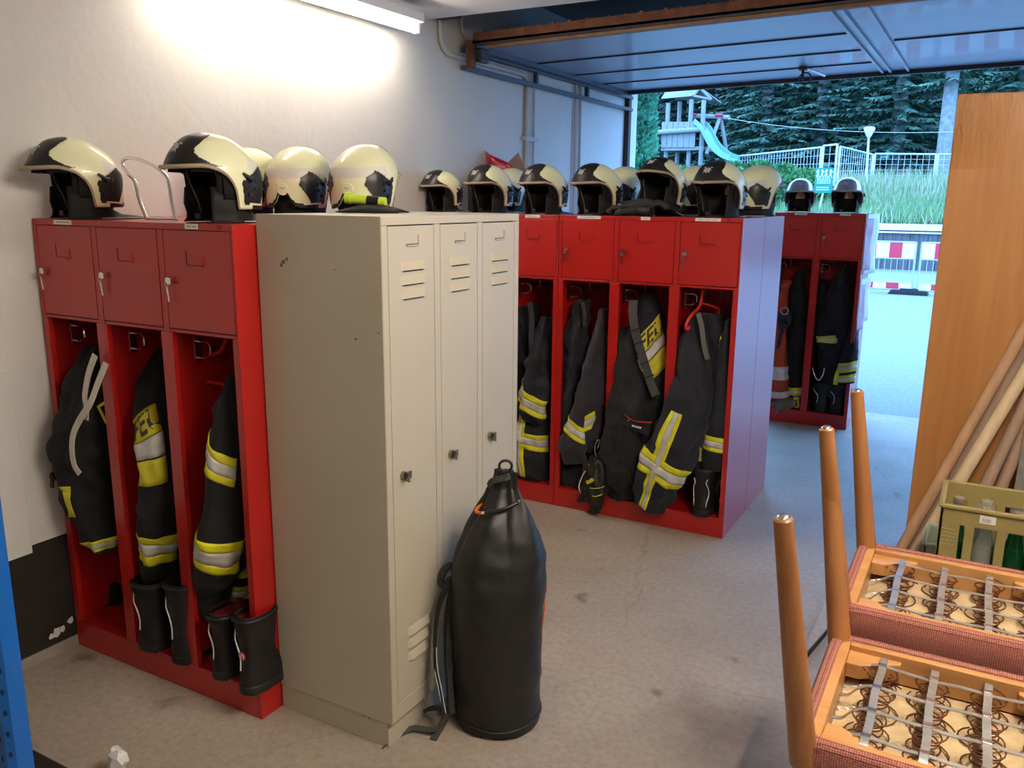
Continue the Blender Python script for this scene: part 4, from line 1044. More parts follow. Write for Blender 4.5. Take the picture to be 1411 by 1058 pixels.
# ---- locker nearest the door
Y3 = 7.43
e1 = hanging('hanging_vest', 'red orange vest with white bands in the locker nearest the door', 'vest')
cr = Cloth([(1083, 385, Y3 + .15, 5), (1078, 420, Y3 + .12, 8), (1075, 470, Y3 + .08, 10), (1073, 520, Y3 + .05, 13), (1073, 548, Y3 + .05, 13)], .08, .004, 4, 31)
cr.body('vest_body', M['orange_cloth'], e1)
for u0, u1 in ((.66, .76), (.88, .97)):
    mb = MB(); mb.grid([[cr.S(u, th / 6, .004) for th in range(-10, 11)] for u in (u0, (u0 + u1) / 2, u1)]); mb.build('white_band', M['silver_tape'], e1, smooth=80)
e2 = hanging('hanging_jacket', 'black jacket with a yellow hem behind the breathing mask, locker nearest the door', 'jacket')
cs = Cloth([(1104, 372, Y3 + .2, 5), (1101, 410, Y3 + .16, 11), (1098, 470, Y3 + .13, 15), (1097, 530, Y3 + .12, 13), (1098, 560, Y3 + .12, 9)], .08, .005, 4, 32)
cs.body('jacket_body', M['black_fabric'], e2); cs.band(.76, .83, e2); cs.stripe(.84, .99, .2, .7, e2)
mk = thing('hanging_breathing_mask', 'black breathing mask with round filter hanging left in the locker nearest the door', 'mask', at(1082, 440, Y3 + .02))
b = MB(); b.lathe([(0, -.07), (.05, -.06), (.075, 0), (.06, .06), (0, .075)], n=20); b = b.build('face_piece', M['rubber'], mk, smooth=60); b.scale = (.85, .7, 1)
b = MB(); b.tube([(0, -.05, -.03), (0, -.09, -.05)], .035, 14); b.build('filter', M['helmet_black'], mk, smooth=40)
b = MB(); b.tube([(.03 * math.cos(a * PI / 8), -.055, .08 + .03 * math.sin(a * PI / 8)) for a in range(16)], .006, 6, closed=True); b.build('clamp_ring', M['zinc'], mk, smooth=50)
b = MB(); b.tube(catmull([(0, -.05, -.06), (-.02, -.04, -.14), (-.04, -.02, -.25)], 12), .014, 8); b.build('hose', M['rubber'], mk, smooth=50)
oc = hanging('hanging_cloth', 'orange cloth bundle on the hook above the breathing mask', 'cloth')
Cloth([(1090, 387, Y3 + .08, 2), (1083, 392, Y3 + .05, 5), (1078, 396, Y3 + .05, 4)], .03, .004, 4, 33).body('cloth', M['orange_cloth'], oc)
f1 = hanging('hanging_jacket', 'black jacket with yellow sleeve bands in the right bay nearest the door', 'jacket')
ct = Cloth([(1165, 370, Y3 + .2, 5), (1158, 400, Y3 + .15, 14), (1152, 450, Y3 + .12, 20), (1151, 500, Y3 + .12, 22), (1152, 545, Y3 + .13, 20)], .09, .006, 4, 34)
ct.body('jacket_body', M['navy_fabric'], f1)
cu_ = Cloth([(1136, 385, Y3 + .2, 5), (1134, 420, Y3 + .16, 10), (1136, 450, Y3 + .09, 14), (1140, 468, Y3 + .05, 13), (1142, 480, Y3 + .07, 9)], .06, .005, 4, 35)
cu_.body('sleeve', M['black_fabric'], f1); cu_.band(.65, .80, f1, -1.5, 1.5, tilt=.05)
cv = Cloth([(1178, 440, Y3 + .1, 4), (1172, 480, Y3 + .03, 10), (1167, 510, Y3 + .0, 11), (1166, 527, Y3 + .0, 10)], .05, .004, 4, 36)
cv.body('sleeve', M['navy_fabric'], f1); cv.band(.52, .69, f1, -1.5, 1.5, tilt=-.04); cv.band(.75, .95, f1, -1.5, 1.5, tilt=-.04)
ms = hanging('hanging_strap', 'steel buckles and a yellow tag dangling in the right bay nearest the door', 'buckle strap')
px_tube(ms, 'buckle', [(1120, 506, Y3 + .02), (1122, 516, Y3 + .0), (1128, 524, Y3 + .0), (1134, 516, Y3 + .0), (1136, 507, Y3 + .02)], 1.0, M['chrome'])
px_ribbon(ms, 'yellow_tag', [(1157, 508, Y3 - .03), (1153, 518, Y3 - .03), (1151, 530, Y3 - .03)], 6, M['yellow'])
boot('black rubber boot, left one in the right bay nearest the door', 1127, 527, 574, 22, 'boots in the locker nearest the door', yheel=Y3 + .03, style=3)
boot('black rubber boot, right one in the right bay nearest the door', 1150, 527, 576, 24, 'boots in the locker nearest the door', yheel=Y3 + .03, style=3)
dp = hanging('plastic_bag', 'pale brown plastic bag on the floor of the locker nearest the door', 'bag')
Cloth([(1074, 547, Y3 + .1, 10), (1076, 556, Y3 + .08, 22), (1080, 565, Y3 + .08, 20)], .08, .012, 5, 37).body('bag', mat('brown plastic', (0.14, 0.11, 0.085, 1), .35), dp)
# papers stuck on its side
pap = [((1197, 296), (1212, 294), (1211, 374), (1196, 372)), ((1192, 300), (1201, 298), (1197, 350), (1190, 352)), ((1190, 362), (1201, 360), (1205, 398), (1192, 405)), ((1189, 378), (1194, 376), (1195, 408), (1188, 400))]
X3 = -0.8946
for k, (y0, y1, z0, z1, m, out, lab) in enumerate(((7.50, 7.90, 1.30, 1.795, 'paper', .05, 'large white sheet stuck high on the side of the locker nearest the door'),
                                            (7.44, 7.66, 1.34, 1.76, 'pink_paper', .035, 'pink tinted sheet curling at the upper front edge of the locker side'),
                                            (7.46, 7.80, 0.90, 1.27, 'paper', .045, 'white sheet stuck lower on the side of the locker nearest the door'),
                                            (7.44, 7.62, 0.84, 1.22, 'pink_paper', .03, 'pink tinted narrow sheet below, at the front edge of the locker side'))):
    mb = MB(); rows = []
    for j in range(9):
        z = z1 + (z0 - z1) * j / 8
        rows.append([(X3 + .003 + out * (i / 8) ** 1.5 * (0.85 + .15 * math.sin(j * .9 + k)) + .004 * j / 8, y0 + (y1 - y0) * i / 8, z) for i in range(9)])
    mb.grid(rows); tag(mb.build('hanging_paper_sheet', M[m], smooth=80, solid=.001), lab, 'paper', 'papers on the locker side')
# ---------------------------------------------------------------- things on top of the lockers
wh = thing('wire_hoop', 'bent chrome wire hoop standing on the near red locker between two helmets', 'wire hoop')
pts = [(203, 303, 2.16), (192, 275, 2.18), (186, 250, 2.2), (178, 241, 2.21), (170, 230, 2.22), (169, 222, 2.23), (175, 218, 2.24), (188, 219, 2.24), (205, 225, 2.24), (220, 234, 2.23), (229, 243, 2.23), (233, 256, 2.22), (238, 285, 2.2), (243, 303, 2.18)]
P = [at(*p) for p in pts]; P[0].z = HL; P[-1].z = HL
mb = MB(); mb.tube(catmull(P, 60), .0065, 10); mb.build('wire', M['chrome'], wh, smooth=60)
mb = MB(); mb.tube([P[0] + Vector((0, .0, .006)), P[-1] + Vector((0, 0, .006))], .005, 8); mb.build('cross_wire', M['chrome'], wh, smooth=60)

p = at(493, 284, 2.53)
fl = thing('pocket_torch', 'lime yellow and black pocket torch lying between the two rear-facing helmets', 'torch', (p.x + .01, p.y, GH), R(20))
b = MB(); b.tube([(-.055, 0, .055), (-.03, 0, .053), (-.03, 0, .052), (.03, 0, .046)], [.021, .022, .018, .017], 14); b.build('lamp_head', M['lime'], fl, smooth=40)
b = MB(); b.tube([(.03, 0, .046), (.075, 0, .042)], .018, 12); b.build('grip', M['helmet_black'], fl, smooth=40)
b = MB(); b.tube([(.075, 0, .042), (.1, 0, .04)], .017, 12); b.build('end_cap', M['lime'], fl, smooth=40)
b = MB(); b.tube([(-.056, 0, .055), (-.058, 0, .055)], .015, 12); b.build('lens', M['helmet_black'], fl, smooth=40)
b = MB(); b.grid([[(x + .02, .07 * math.sin(th), .002 + .03 * math.cos(th) * (1 - ((x - .03) / .13) ** 2)) for th in [R(-90 + 15 * k) for k in range(13)]] for x in (-.09, -.06, -.02, .03, .08, .12, .15)]); b.build('cloth_rest', M['neck_fabric'], fl, smooth=80, solid=.002)

p = at(583, 284, 4.80)
hl = thing('round_lamp', 'small round black lamp with a silver ring left of the helmet by the green case', 'lamp', (p.x, p.y, HL))
b = MB(); b.tube([(0, .04, .035), (0, -.02, .035)], .033, 16); b.build('lamp_body', M['helmet_black'], hl, smooth=40)
b = MB(); b.tube([(.024 * math.cos(a * PI / 9), -.022, .035 + .024 * math.sin(a * PI / 9)) for a in range(18)], .005, 6, closed=True); b.build('ring', M['chrome'], hl, smooth=60)
p = at(608, 288, 4.78)
ep = thing('orange_plug', 'orange rubber knob below the face opening of the helmet by the green case', 'plug', (p.x, p.y, HL))
b = MB(); b.lathe([(0, 0), (.03, 0), (.034, .03), (.03, .055), (.015, .066), (0, .068)], n=16); b.build('knob', mat('soft orange', (.55, .22, .07, 1), .6), ep, smooth=60)
p0 = at(627, 295, 5.16); p1 = at(656, 295, 5.16)
cs_ = thing('tool_case', 'dark green case standing behind the two leftmost helmets on the middle red lockers', 'case', ((p0.x + p1.x) / 2, 5.2, HL))
b = MB(); b.box(-.14, .14, -.04, .06, 0, .245); b.build('case_body', M['dark_green'], cs_, bevel=.008)
b = MB(); b.box(-.145, .145, -.045, .065, .225, .25); b.build('case_lid', M['dark_green'], cs_, bevel=.006)
b = MB(); b.box(-.02, .02, -.052, -.044, .19, .225); b.build('latch', M['zinc'], cs_)
# red foil folder and cardboard
p = at(688, 240, 5.40)
rf = thing('foil_folder', 'crumpled red glossy foil folder standing upright behind the helmets', 'folder', (p.x, p.y, HL))
b = MB(); b.grid([[(-.13 + .26 * u + .02 * v, .03 * math.sin(7 * u + 3 * v) - .02 * v, (.30 + .22 * v * 0 + (.13 * (1 - u) if v else 0)) * v + 0 * u) for u in [k / 16 for k in range(17)]] for v in [k / 12 for k in range(13)]])
for i, q in enumerate(b.v):
    pass
b.build('foil_sheet', M['red_foil'], rf, smooth=80, solid=.002)
p = at(706, 240, 5.48)
kc = thing('card_sheet', 'pointed brown grey cardboard standing behind the red foil folder', 'cardboard', (p.x, p.y, HL))
b = MB(); b.prism([(-.14, 0, 0), (.14, 0, 0), (.135, .02, .22), (.03, .03, .42), (-.11, .03, .30)], (0, .004, 0)); b.build('sheet', M['card'], kc)


# work gloves heaped on the red locker
def glove(label, x, y, z, rz, roll, sc=1.0):
    t = thing('work_glove', label, 'glove', (x, y, z), rz, 'black work gloves'); t.rotation_euler = (roll, 0, rz); t.scale = (sc,) * 3
    b = MB(); rn = random.Random(int(x * 1000))
    b.tube(catmull([(-.12, 0, .024), (-.08, 0, .026), (-.04, 0, .032), (.0, 0, .034), (.035, 0, .028), (.045, 0, .024)], 16), [.036 + .012 * math.sin(min(1, k / 12) * PI * .75) for k in range(15)] + [.012], 16, flat=.62, ref=(0, 1, 0))
    for k, (dy, L) in enumerate(((-.036, .066), (-.012, .080), (.012, .076), (.035, .058))):
        pts = [(.02, dy, .03), (.045, dy * 1.05, .038), (.045 + L * .45, dy * 1.12, .040), (.045 + L * .8, dy * 1.15, .024), (.045 + L * .92, dy * 1.15, .013)]
        b.tube(catmull(pts, 12), [.0135, .0145, .0135, .012, .0135, .0145, .013, .0115, .0125, .013, .0115, .006], 8)
    b.tube(catmull([(-.05, .04, .026), (-.02, .066, .026), (.015, .082, .020), (.04, .086, .014)], 10), [.016, .017, .0165, .015, .014, .0145, .0145, .013, .0115, .006], 8)
    for k, dy in enumerate((-.034, -.011, .012, .034)): b.lathe([(0, .008), (.008, .006), (.011, .0)], c=(.03, dy, .046), n=10)
    b.build('glove_body', mat('worn black glove fabric', (.022, .021, .021, 1), .75, bump=.4, bscale=90), t, smooth=70)
    c = MB(); c.tube([(-.125, 0, .025), (-.10, 0, .026)], .041, 16, flat=.62, ref=(0, 1, 0)); c.build('cuff', M['rubber'], t, smooth=60)
    return t


p = at(866, 290, 4.625)
glove('black work glove lying flat on the red locker edge, fingers to the left', p.x - .0, 4.635, HL, R(178), 0, 1.12)
glove('black work glove lying across the other glove, fingers to the right', p.x + .09, 4.66, HL + .03, R(20), 0.1, 1.1)

# ---------------------------------------------------------------- duffel bag
bx, by = -1.412, 2.445
df = thing('duffel_bag', 'tall black roll-top duffel bag with an orange carabiner, leaning at the grey locker', 'bag', (bx, by, 0))
prof = [(0.0, .138, .0), (.012, .156, .0), (.05, .159, -.002), (.18, .161, -.004), (.36, .166, -.006), (.50, .172, -.004), (.58, .173, .0), (.66, .163, .008), (.73, .142, .012), (.79, .114, .018), (.84, .086, .020), (.875, .062, .020), (.905, .045, .022), (.93, .040, .026), (.965, .037, .028)]


def duff(u, th, off=0.0):
    u = min(max(u, 0), 1) * (len(prof) - 1); i = min(int(u), len(prof) - 2); f = u - i
    z = prof[i][0] * (1 - f) + prof[i + 1][0] * f; r = prof[i][1] * (1 - f) + prof[i + 1][1] * f; dx = prof[i][2] * (1 - f) + prof[i + 1][2] * f
    hi = max(0.0, min(1.0, (z - .52) / .25)); top = max(0, min(1, (z - .80) / .1))
    P = Vector((r * math.cos(th), r * math.sin(th), z * 1.0))
    d = .006 * noise.noise(P * 6) + .006 * noise.noise(Vector((P.x * 8, P.y * 8, z * 14 + P.x * 9))) + .004 * (1 - 2 * abs(noise.noise(Vector((P.x * 7 + z * 5, P.y * 7, z * 9)))))
    d -= hi * (1 - .5 * top) * .034 * (1 - abs(math.sin(2.0 * th + .9 + 1.2 * z))) ** 1.6 + hi * .005 * math.sin(9 * th)
    rr = r + d + off
    return Vector((dx + rr * math.cos(th) * (1 + .15 * top), rr * math.sin(th) * (1 - .45 * top), z))


b = MB(); nt = 72
rows = [[Vector((0.02 * math.cos(2 * PI * k / nt), .02 * math.sin(2 * PI * k / nt), .0)) for k in range(nt)]] + [[duff(j / 70, 2 * PI * k / nt) for k in range(nt)] for j in range(71)]
rows.append([Vector((.028 + .01 * math.cos(2 * PI * k / nt), .005 * math.sin(2 * PI * k / nt), .966)) for k in range(nt)])
b.grid(rows, cu=True); b.build('bag_body', M['duffel'], df, smooth=75)
b = MB(); b.tube([duff(.115, 2 * PI * k / 40, .002) for k in range(40)], .004, 6, closed=True); b.build('base_seam', M['rubber'], df, smooth=60)
W2 = lambda px, py, y: at(px, py, y - .11) - Vector((bx, by, 0))
# loop at the roll top
b = MB(); c = Vector((.032, -.01, .985)); 
b.tube([c + RGT * (.022 * math.cos(a * PI / 9)) + Vector((0, 0, .020 * math.sin(a * PI / 9))) for a in range(18)], .005, 8, closed=True); b.build('top_loop', M['rubber'], df, smooth=60)
b = MB(); b.ribbon(catmull([Vector((-.02, -.035, .91)), Vector((.0, -.042, .935)), Vector((.05, -.04, .955)), Vector((.06, -.03, .96))], 10), (0, 0, 1), .022, .006); b.build('closure_strap', M['strap_grey'], df)
# orange carabiner ring around the neck
ring = []
cc_ = Vector((.016, -.03, .852))
for k in range(32):
    a = 2 * PI * k / 32; ring.append(cc_ + RGT * (.078 * math.cos(a)) + Vector((.45, -.85, 0)).normalized() * (.062 * math.sin(a)) + Vector((0, 0, 1)) * (.022 * math.cos(a) - .004))
b = MB(); b.tube(ring[12:] + ring[:3], .0062, 8); cb_ = b.build('carabiner', M['orange'], df, smooth=60)
b = MB(); b.tube([ring[3], ring[5], ring[8], ring[12]], .0052, 8); b.build('gate', M['helmet_black'], cb_, smooth=60)
b = MB(); b.tube([ring[2], ring[3]], .0075, 8); b.tube([ring[11], ring[12]], .0065, 8); b.build('gate_collar', M['chrome'], cb_, smooth=60)
# shoulder straps on the locker side
L = (-RGT).copy(); L.z = 0; L.normalize()
b = MB(); b.tube(catmull([W2(622, 778, 2.50), W2(612, 786, 2.49), W2(607, 800, 2.49), W2(612, 806, 2.49), W2(621, 800, 2.5)], 16), .014, 8, flat=.7); b.build('carry_handle', M['strap_grey'], df, smooth=60)
b = MB(); b.ribbon(catmull([W2(621, 795, 2.46), W2(614, 812, 2.43), W2(606, 830, 2.42), W2(601, 855, 2.41), W2(599, 890, 2.40), W2(600, 920, 2.39), W2(606, 950, 2.38), W2(613, 982, 2.37)], 30), (.6, -.8, 0), .042, .012); sp = b.build('shoulder_strap', M['neck_fabric'], df, smooth=40)
for k, off in enumerate((-1.6, 2.6)):
    b = MB(); b.tube(catmull([W2(598.5 + off, 892, 2.383), W2(600 + off, 920, 2.373), W2(606 + off, 950, 2.363), W2(612 + off * .8, 982, 2.353)], 24), .0014, 5); b.build('white_piping', M['paper'], sp)
b = MB(); b.ribbon(catmull([W2(624, 815, 2.5), W2(618, 850, 2.47), W2(617, 900, 2.45), W2(619, 940, 2.44), W2(622, 980, 2.43)], 20), (.7, -.7, 0), .05, .02); b.build('back_pad', M['strap_grey'], df, smooth=40)
z0 = lambda px, py, h=.004: (lambda q: Vector((q.x - bx, q.y - by, h)))(atz(px, py, h))
b = MB(); b.ribbon(catmull([Vector(W2(614, 990, 2.37)), z0(605, 1003, .03), z0(590, 1005, .02), z0(570, 1003, .012), z0(552, 1010, .008), z0(538, 1020, .005), z0(527, 1031, .004)], 24), (0.1, 1, .2), .026, .003); b.build('loose_strap', M['strap_grey'], df, smooth=40)
b = MB(); b.ribbon(catmull([Vector(W2(614, 988, 2.37)), z0(608, 1000, .03), z0(602, 1010, .012), z0(597, 1019, .004)], 10), (1, .2, 0), .028, .003); b.build('strap_end', M['strap_grey'], df, smooth=40)
b = MB(); b.ribbon(catmull([Vector(W2(610, 978, 2.39)), z0(600, 975, .06), z0(590, 977, .04), z0(584, 981, .03)], 10), (0, 1, .4), .024, .003); b.build('strap_end', M['strap_grey'], df, smooth=40)
# orange lettering on the right flank, seen almost edge-on
lt = MB(); tc = math.atan2(RGT.y, RGT.x) - .10
S_ = lambda u, dth: duff(u, tc + dth, .0012)
for (u, rr_) in ((.335, .012), (.312, .015)):
    lt.tube([S_(u + rr_ * math.sin(a * PI / 8), .13 * math.cos(a * PI / 8) - .06) for a in range(16)], .0015, 5, closed=True)
for (u0, u1, d0) in ((.372, .395, -.04), (.25, .268, -.02), (.275, .285, -.10), (.215, .228, -.03)):
    lt.tube([S_(u0, d0), S_((u0 + u1) / 2, d0 - .04), S_(u1, d0)], .0013, 5)
lt.build('orange_lettering', M['orange_print'], df, smooth=60)

# ---------------------------------------------------------------- upturned chairs on a table
def wood(name, c1, c2, rough=.4, scale=(1, 1, 1), coat=.25, vs=3.0, grain=.5):
    m = bpy.data.materials.new(name); m.use_nodes = True; nt = m.node_tree; b = nt.nodes['Principled BSDF']
    tc = nt.nodes.new('ShaderNodeTexCoord'); mp = nt.nodes.new('ShaderNodeMapping'); mp.inputs['Scale'].default_value = scale
    nt.links.new(tc.outputs['Object'], mp.inputs['Vector'])
    n1 = nt.nodes.new('ShaderNodeTexNoise'); n1.inputs['Scale'].default_value = vs; n1.inputs['Detail'].default_value = 6; n1.inputs['Roughness'].default_value = .6; n1.inputs['Distortion'].default_value = .6
    nt.links.new(mp.outputs[0], n1.inputs['Vector'])
    rp = nt.nodes.new('ShaderNodeValToRGB'); rp.color_ramp.elements[0].position = .3; rp.color_ramp.elements[0].color = c2; rp.color_ramp.elements[1].position = .7; rp.color_ramp.elements[1].color = c1
    nt.links.new(n1.outputs['Fac'], rp.inputs[0]); nt.links.new(rp.outputs[0], b.inputs['Base Color'])
    b.inputs['Roughness'].default_value = rough; b.inputs['Coat Weight'].default_value = coat; b.inputs['Coat Roughness'].default_value = .2
    bp = nt.nodes.new('ShaderNodeBump'); bp.inputs['Strength'].default_value = grain * .2; bp.inputs['Distance'].default_value = .004
    nt.links.new(n1.outputs['Fac'], bp.inputs['Height']); nt.links.new(bp.outputs[0], b.inputs['Normal'])
    return m


M['leg_wood'] = wood('orange brown chair leg wood', (.37, .155, .047, 1), (.255, .095, .026, 1), .38, (6, 6, .8))
M['frame_wood'] = wood('pale varnished frame wood', (.56, .29, .105, 1), (.42, .19, .058, 1), .42, (1.5, 5, 5))
M['hessian'] = mat('tan hessian cloth', (.56, .41, .22, 1), .9, var=.25, vscale=22, bump=.3, bscale=180)
M['spring_steel'] = mat('brown lacquered spring wire', (.14, .05, .02, 1), .42, metal=.4)


def weave():
    m = bpy.data.materials.new('coral woven upholstery'); m.use_nodes = True; nt = m.node_tree; b = nt.nodes['Principled BSDF']
    tc = nt.nodes.new('ShaderNodeTexCoord'); vo = nt.nodes.new('ShaderNodeTexVoronoi'); vo.inputs['Scale'].default_value = 210; vo.inputs['Randomness'].default_value = .15
    nt.links.new(tc.outputs['Object'], vo.inputs['Vector'])
    rp = nt.nodes.new('ShaderNodeValToRGB'); e = rp.color_ramp.elements; e[0].position = .25; e[0].color = (.47, .185, .135, 1); e[1].position = .66; e[1].color = (.14, .034, .027, 1)
    nt.links.new(vo.outputs['Distance'], rp.inputs[0]); nt.links.new(rp.outputs[0], b.inputs['Base Color']); b.inputs['Roughness'].default_value = .9
    bp = nt.nodes.new('ShaderNodeBump'); bp.inputs['Strength'].default_value = .6; bp.inputs['Distance'].default_value = .004; bp.invert = True
    nt.links.new(vo.outputs['Distance'], bp.inputs['Height']); nt.links.new(bp.outputs[0], b.inputs['Normal'])
    return m


M['weave'] = weave()
TABLE_Z = 0.752


def chair(label, x0, y0, y1, zrim, ltips, ztip):
    """upside down: seat rim upward at zrim, legs pointing up; left edge x0, y0..y1 deep"""
    WX = .56; HZ = zrim - TABLE_Z - .074
    t = thing('upholstered_chair', label, 'chair', (x0, y0, TABLE_Z), 0, 'upturned upholstered chairs')
    DY = y1 - y0; H = zrim - TABLE_Z; ft = .022; zi = H - .005
    f = MB()
    f.box(0.020, .046, .020, DY - .020, .019, H); f.box(WX - .046, WX - .020, .020, DY - .020, .019, H)
    f.box(.0462, WX - .0462, .020, .046, .019, H - .0005); f.box(.0462, WX - .0462, DY - .046, DY - .020, .019, H - .0005)
    f.build('seat_frame', M['frame_wood'], t, bevel=.002)
    for (cx, cy, sx, sy) in ((.046, DY - .04, 1, -1), (.046, .04, 1, 1), (WX - .046, DY - .04, -1, -1), (WX - .046, .04, -1, 1)):
        k = MB(); k.prism([(cx, cy, H - .050), (cx + sx * .115, cy, H - .050), (cx + sx * .115, cy + sy * .02, H - .050), (cx + sx * .03, cy + sy * .07, H - .050), (cx, cy + sy * .07, H - .050)], (0, 0, .036)); 
        kb = k.build('corner_block', M['frame_wood'], t, bevel=.002)
        k = MB()
        for q in (.04, .085): k.tube([(cx + sx * q, cy + sy * .055 - sy * (.0 if q < .05 else .031), H - .032), (cx + sx * q, cy + sy * .062 - sy * (.0 if q < .05 else .031), H - .032)], .004, 8)
        k.build('screw', mat('screw steel', (.2, .17, .13, 1), .4, metal=.8), kb)
    # upholstery wrapped around the sides and over the rim
    u = MB(); rows = []
    def rr(inset, z, n=64):
        out = []; a = WX / 2 - inset; b_ = DY / 2 - inset; p_ = 16
        for k in range(n):
            th = 2 * PI * (k + .5) / n; c, s = math.cos(th), math.sin(th)
            out.append((WX / 2 + a * abs(c) ** (2 / p_) * (1 if c > 0 else -1), DY / 2 + b_ * abs(s) ** (2 / p_) * (1 if s > 0 else -1), z))
        return out
    for inset, z in ((.0255, H + .0006), (.022, H + .004), (.013, H + .007), (.003, H + .003), (-.003, H - .009), (-.005, H - .035), (-.003, .018), (.012, .004), (.05, 0.0), (.2, 0.0)): rows.append(rr(inset, z))
    u.grid(rows, cu=True); o = len(u.v) - 64; u.f.append(tuple(o + k for k in range(64))); u.mi.append(0)
    up_ = u.build('upholstery', M['weave'], t, smooth=50)
    hz = MB(); hz.box(.0465, WX - .0465, .0465, DY - .0465, .014, HZ); hz.build('hessian_base', M['hessian'], t)
    # coil springs
    nx, ny = 4, 4; sx = (WX - .092) / (nx + .35); sy = (DY - .08) / (ny + .05); zt = H - .016
    first_s = None
    for i in range(nx):
        for j in range(ny):
            cx = .046 + sx * (i + .72); cy = .04 + sy * (j + .52)
            if first_s is None:
                s_ = MB(); pts = []
                n = 78; turns = 4.5
                for q in range(n + 1):
                    v = q / n; r_ = .024 + .030 * (2 * v - 1) ** 2 - (.012 * max(0, v - .7) / .3); a = 2 * PI * turns * v
                    pts.append((r_ * math.cos(a), r_ * math.sin(a), .001 + HZ + (zt - .004 - HZ) * v))
                s_.tube(pts, .0019, 5); first_s = so = s_.build('coil_spring', M['spring_steel'], t, smooth=60)
            else:
                so = first_s.copy(); COL.objects.link(so); so.parent = t
            so.location = (cx, cy, 0); so.rotation_euler = (0, 0, (i * 1.9 + j * 2.3))
    # steel straps: lengthwise ones bent down at the frame, cross ones over them
    for j in range(ny):
        cy = .04 + sy * (j + .52); s_ = MB()
        path = [(.047, cy, zt - .034), (.066, cy, zt - .030), (.086, cy, zt - .008), (.112, cy, zt + .006), (.16, cy, zt + .004)] + [(.2 + q * .04, cy, zt + .001 + .0015 * math.sin(q * 2.1 + j)) for q in range(int((WX - .32) / .04))] + [(WX - .112, cy, zt + .005), (WX - .08, cy, zt - .01), (WX - .047, cy, zt - .034)]
        s_.ribbon(catmull(path, 44), (0, 1, 0), .0115, .0016); s_.build('long_strap', M['zinc'], t, smooth=40)
        # small chains to the frame
        ch = MB()
        for q in range(7):
            c0 = Vector((.05 + q * .0075, cy + sy * .36 + q * .002, zt - .036 + q * .002)); ax = Vector((1, .25, .2)).normalized(); bb = Vector((0, 1, 0)) if q % 2 else Vector((0, 0, 1))
            ch.tube([c0 + ax * (.0055 * math.cos(a * PI / 4)) + bb * (.003 * math.sin(a * PI / 4)) for a in range(8)], .0009, 4, closed=True)
        ch.build('link_chain', M['zinc'], t, smooth=60)
    for i in range(nx):
        cx = .046 + sx * (i + .72); s_ = MB()
        path = [(cx, .041, zt - .03), (cx, .05, zt - .006)] + [(cx + .0015 * math.sin(q), .06 + (DY - .12) * q / 8, zt + .0065 + .0015 * math.sin(q * 1.7)) for q in range(9)] + [(cx, DY - .05, zt - .002), (cx, DY - .041, zt - .02)]
        s_.ribbon(catmull(path, 36), (1, 0, 0), .0165, .0014); so = s_.build('cross_strap', M['zinc'], t, smooth=40)
        for j in range(ny):
            cy = .04 + sy * (j + .52); cl = MB(); cl.box(cx - .0095, cx + .0095, cy - .0075, cy + .0075, zt + .004, zt + .0098); cl.build('clip', M['chrome'], so, bevel=.001)
    # legs with metal glides
    for (bx_, by_, tx, ty, s_ly) in ltips:
        lg = MB(); b0 = Vector((bx_ - x0, by_ - y0, H - .055)); b1 = Vector((tx - x0, ty - y0, ztip - TABLE_Z))
        d = (b1 - b0); n = 14
        lg.tube([b0 + d * (k / n) for k in range(n + 1)] + [b1 + d.normalized() * .003], [.0285 - .0105 * (k / n) for k in range(n + 1)] + [.0150], 20)
        lo = lg.build('leg', M['leg_wood'], t, smooth=40)
        gd = MB(); gd.lathe([(0, .0065), (.006, .006), (.011, .0035), (.0135, 0.0), (.0135, -.004)], c=(0, 0, 0), n=18)
        go = gd.build('metal_glide', M['chrome'], lo, smooth=50); go.location = b1 + d.normalized() * .0035; go.rotation_mode = 'QUATERNION'; go.rotation_quaternion = Vector((0, 0, 1)).rotation_difference(d)
    # backrest hanging down past the table edge
    for by_ in (.06, DY - .06):
        bk = MB(); bk.tube([(WX + .012, by_, H - .02), (WX + .035, by_, -.1), (WX + .10, by_, -.40)], [.018, .017, .013], 12); bk.build('back_post', M['leg_wood'], t, smooth=50)
    bk = MB(); bk.obox((WX + .085, DY / 2, -.30), (.014, 0, .003), (0, DY / 2 - .04, 0), (-.02, 0, .09)); bk.build('back_pad', M['weave'], t, bevel=.008)
    return t


X0 = -.238
N0, N1, F0, F1 = 1.585, 2.075, 2.105, 2.575
ZR = .843
chair('upturned chair with sprung seat, nearest the camera, coral upholstery and bare legs up', X0 + .005, N0, N1, ZR, [(-.212, 1.60, -.277, 1.529, 0), (-.208, 2.050, -.297, 2.127, 0), (.30, 1.60, .36, 1.53, 0), (.30, 2.05, .36, 2.12, 0)], 1.316)
chair('upturned chair with sprung seat, behind the nearest one, in front of the bottle crate', -.240, F0, F1, .900, [(-.222, 2.122, -.297, 2.100, 0), (-.212, 2.550, -.290, 2.580, 0), (.30, 2.13, .36, 2.10, 0), (.30, 2.55, .36, 2.58, 0)], 1.350)
tb = thing('folding_table', 'plain table under the upturned chairs', 'table', (.08, 2.08, 0))
b = MB(); b.box(-.24, .24, -.56, .56, TABLE_Z - .03, TABLE_Z); b.build('table_top', mat('grey table top', (.32, .31, .30, 1), .5), tb, bevel=.003)
for sx_ in (-1, 1):
    for sy_ in (-1, 1):
        b = MB(); b.tube([(sx_ * .18, sy_ * .48, TABLE_Z - .03), (sx_ * .20, sy_ * .50, 0)], .014, 10); b.build('leg', M['rail'], tb, smooth=50)

# ---------------------------------------------------------------- crates, bottles, sticks, board
M['crate'] = mat('olive khaki crate plastic', (.30, .235, .085, 1), .45, var=.15, vscale=12)
M['crate_green'] = mat('pale grey green crate plastic', (.36, .42, .32, 1), .5, var=.15, vscale=12)


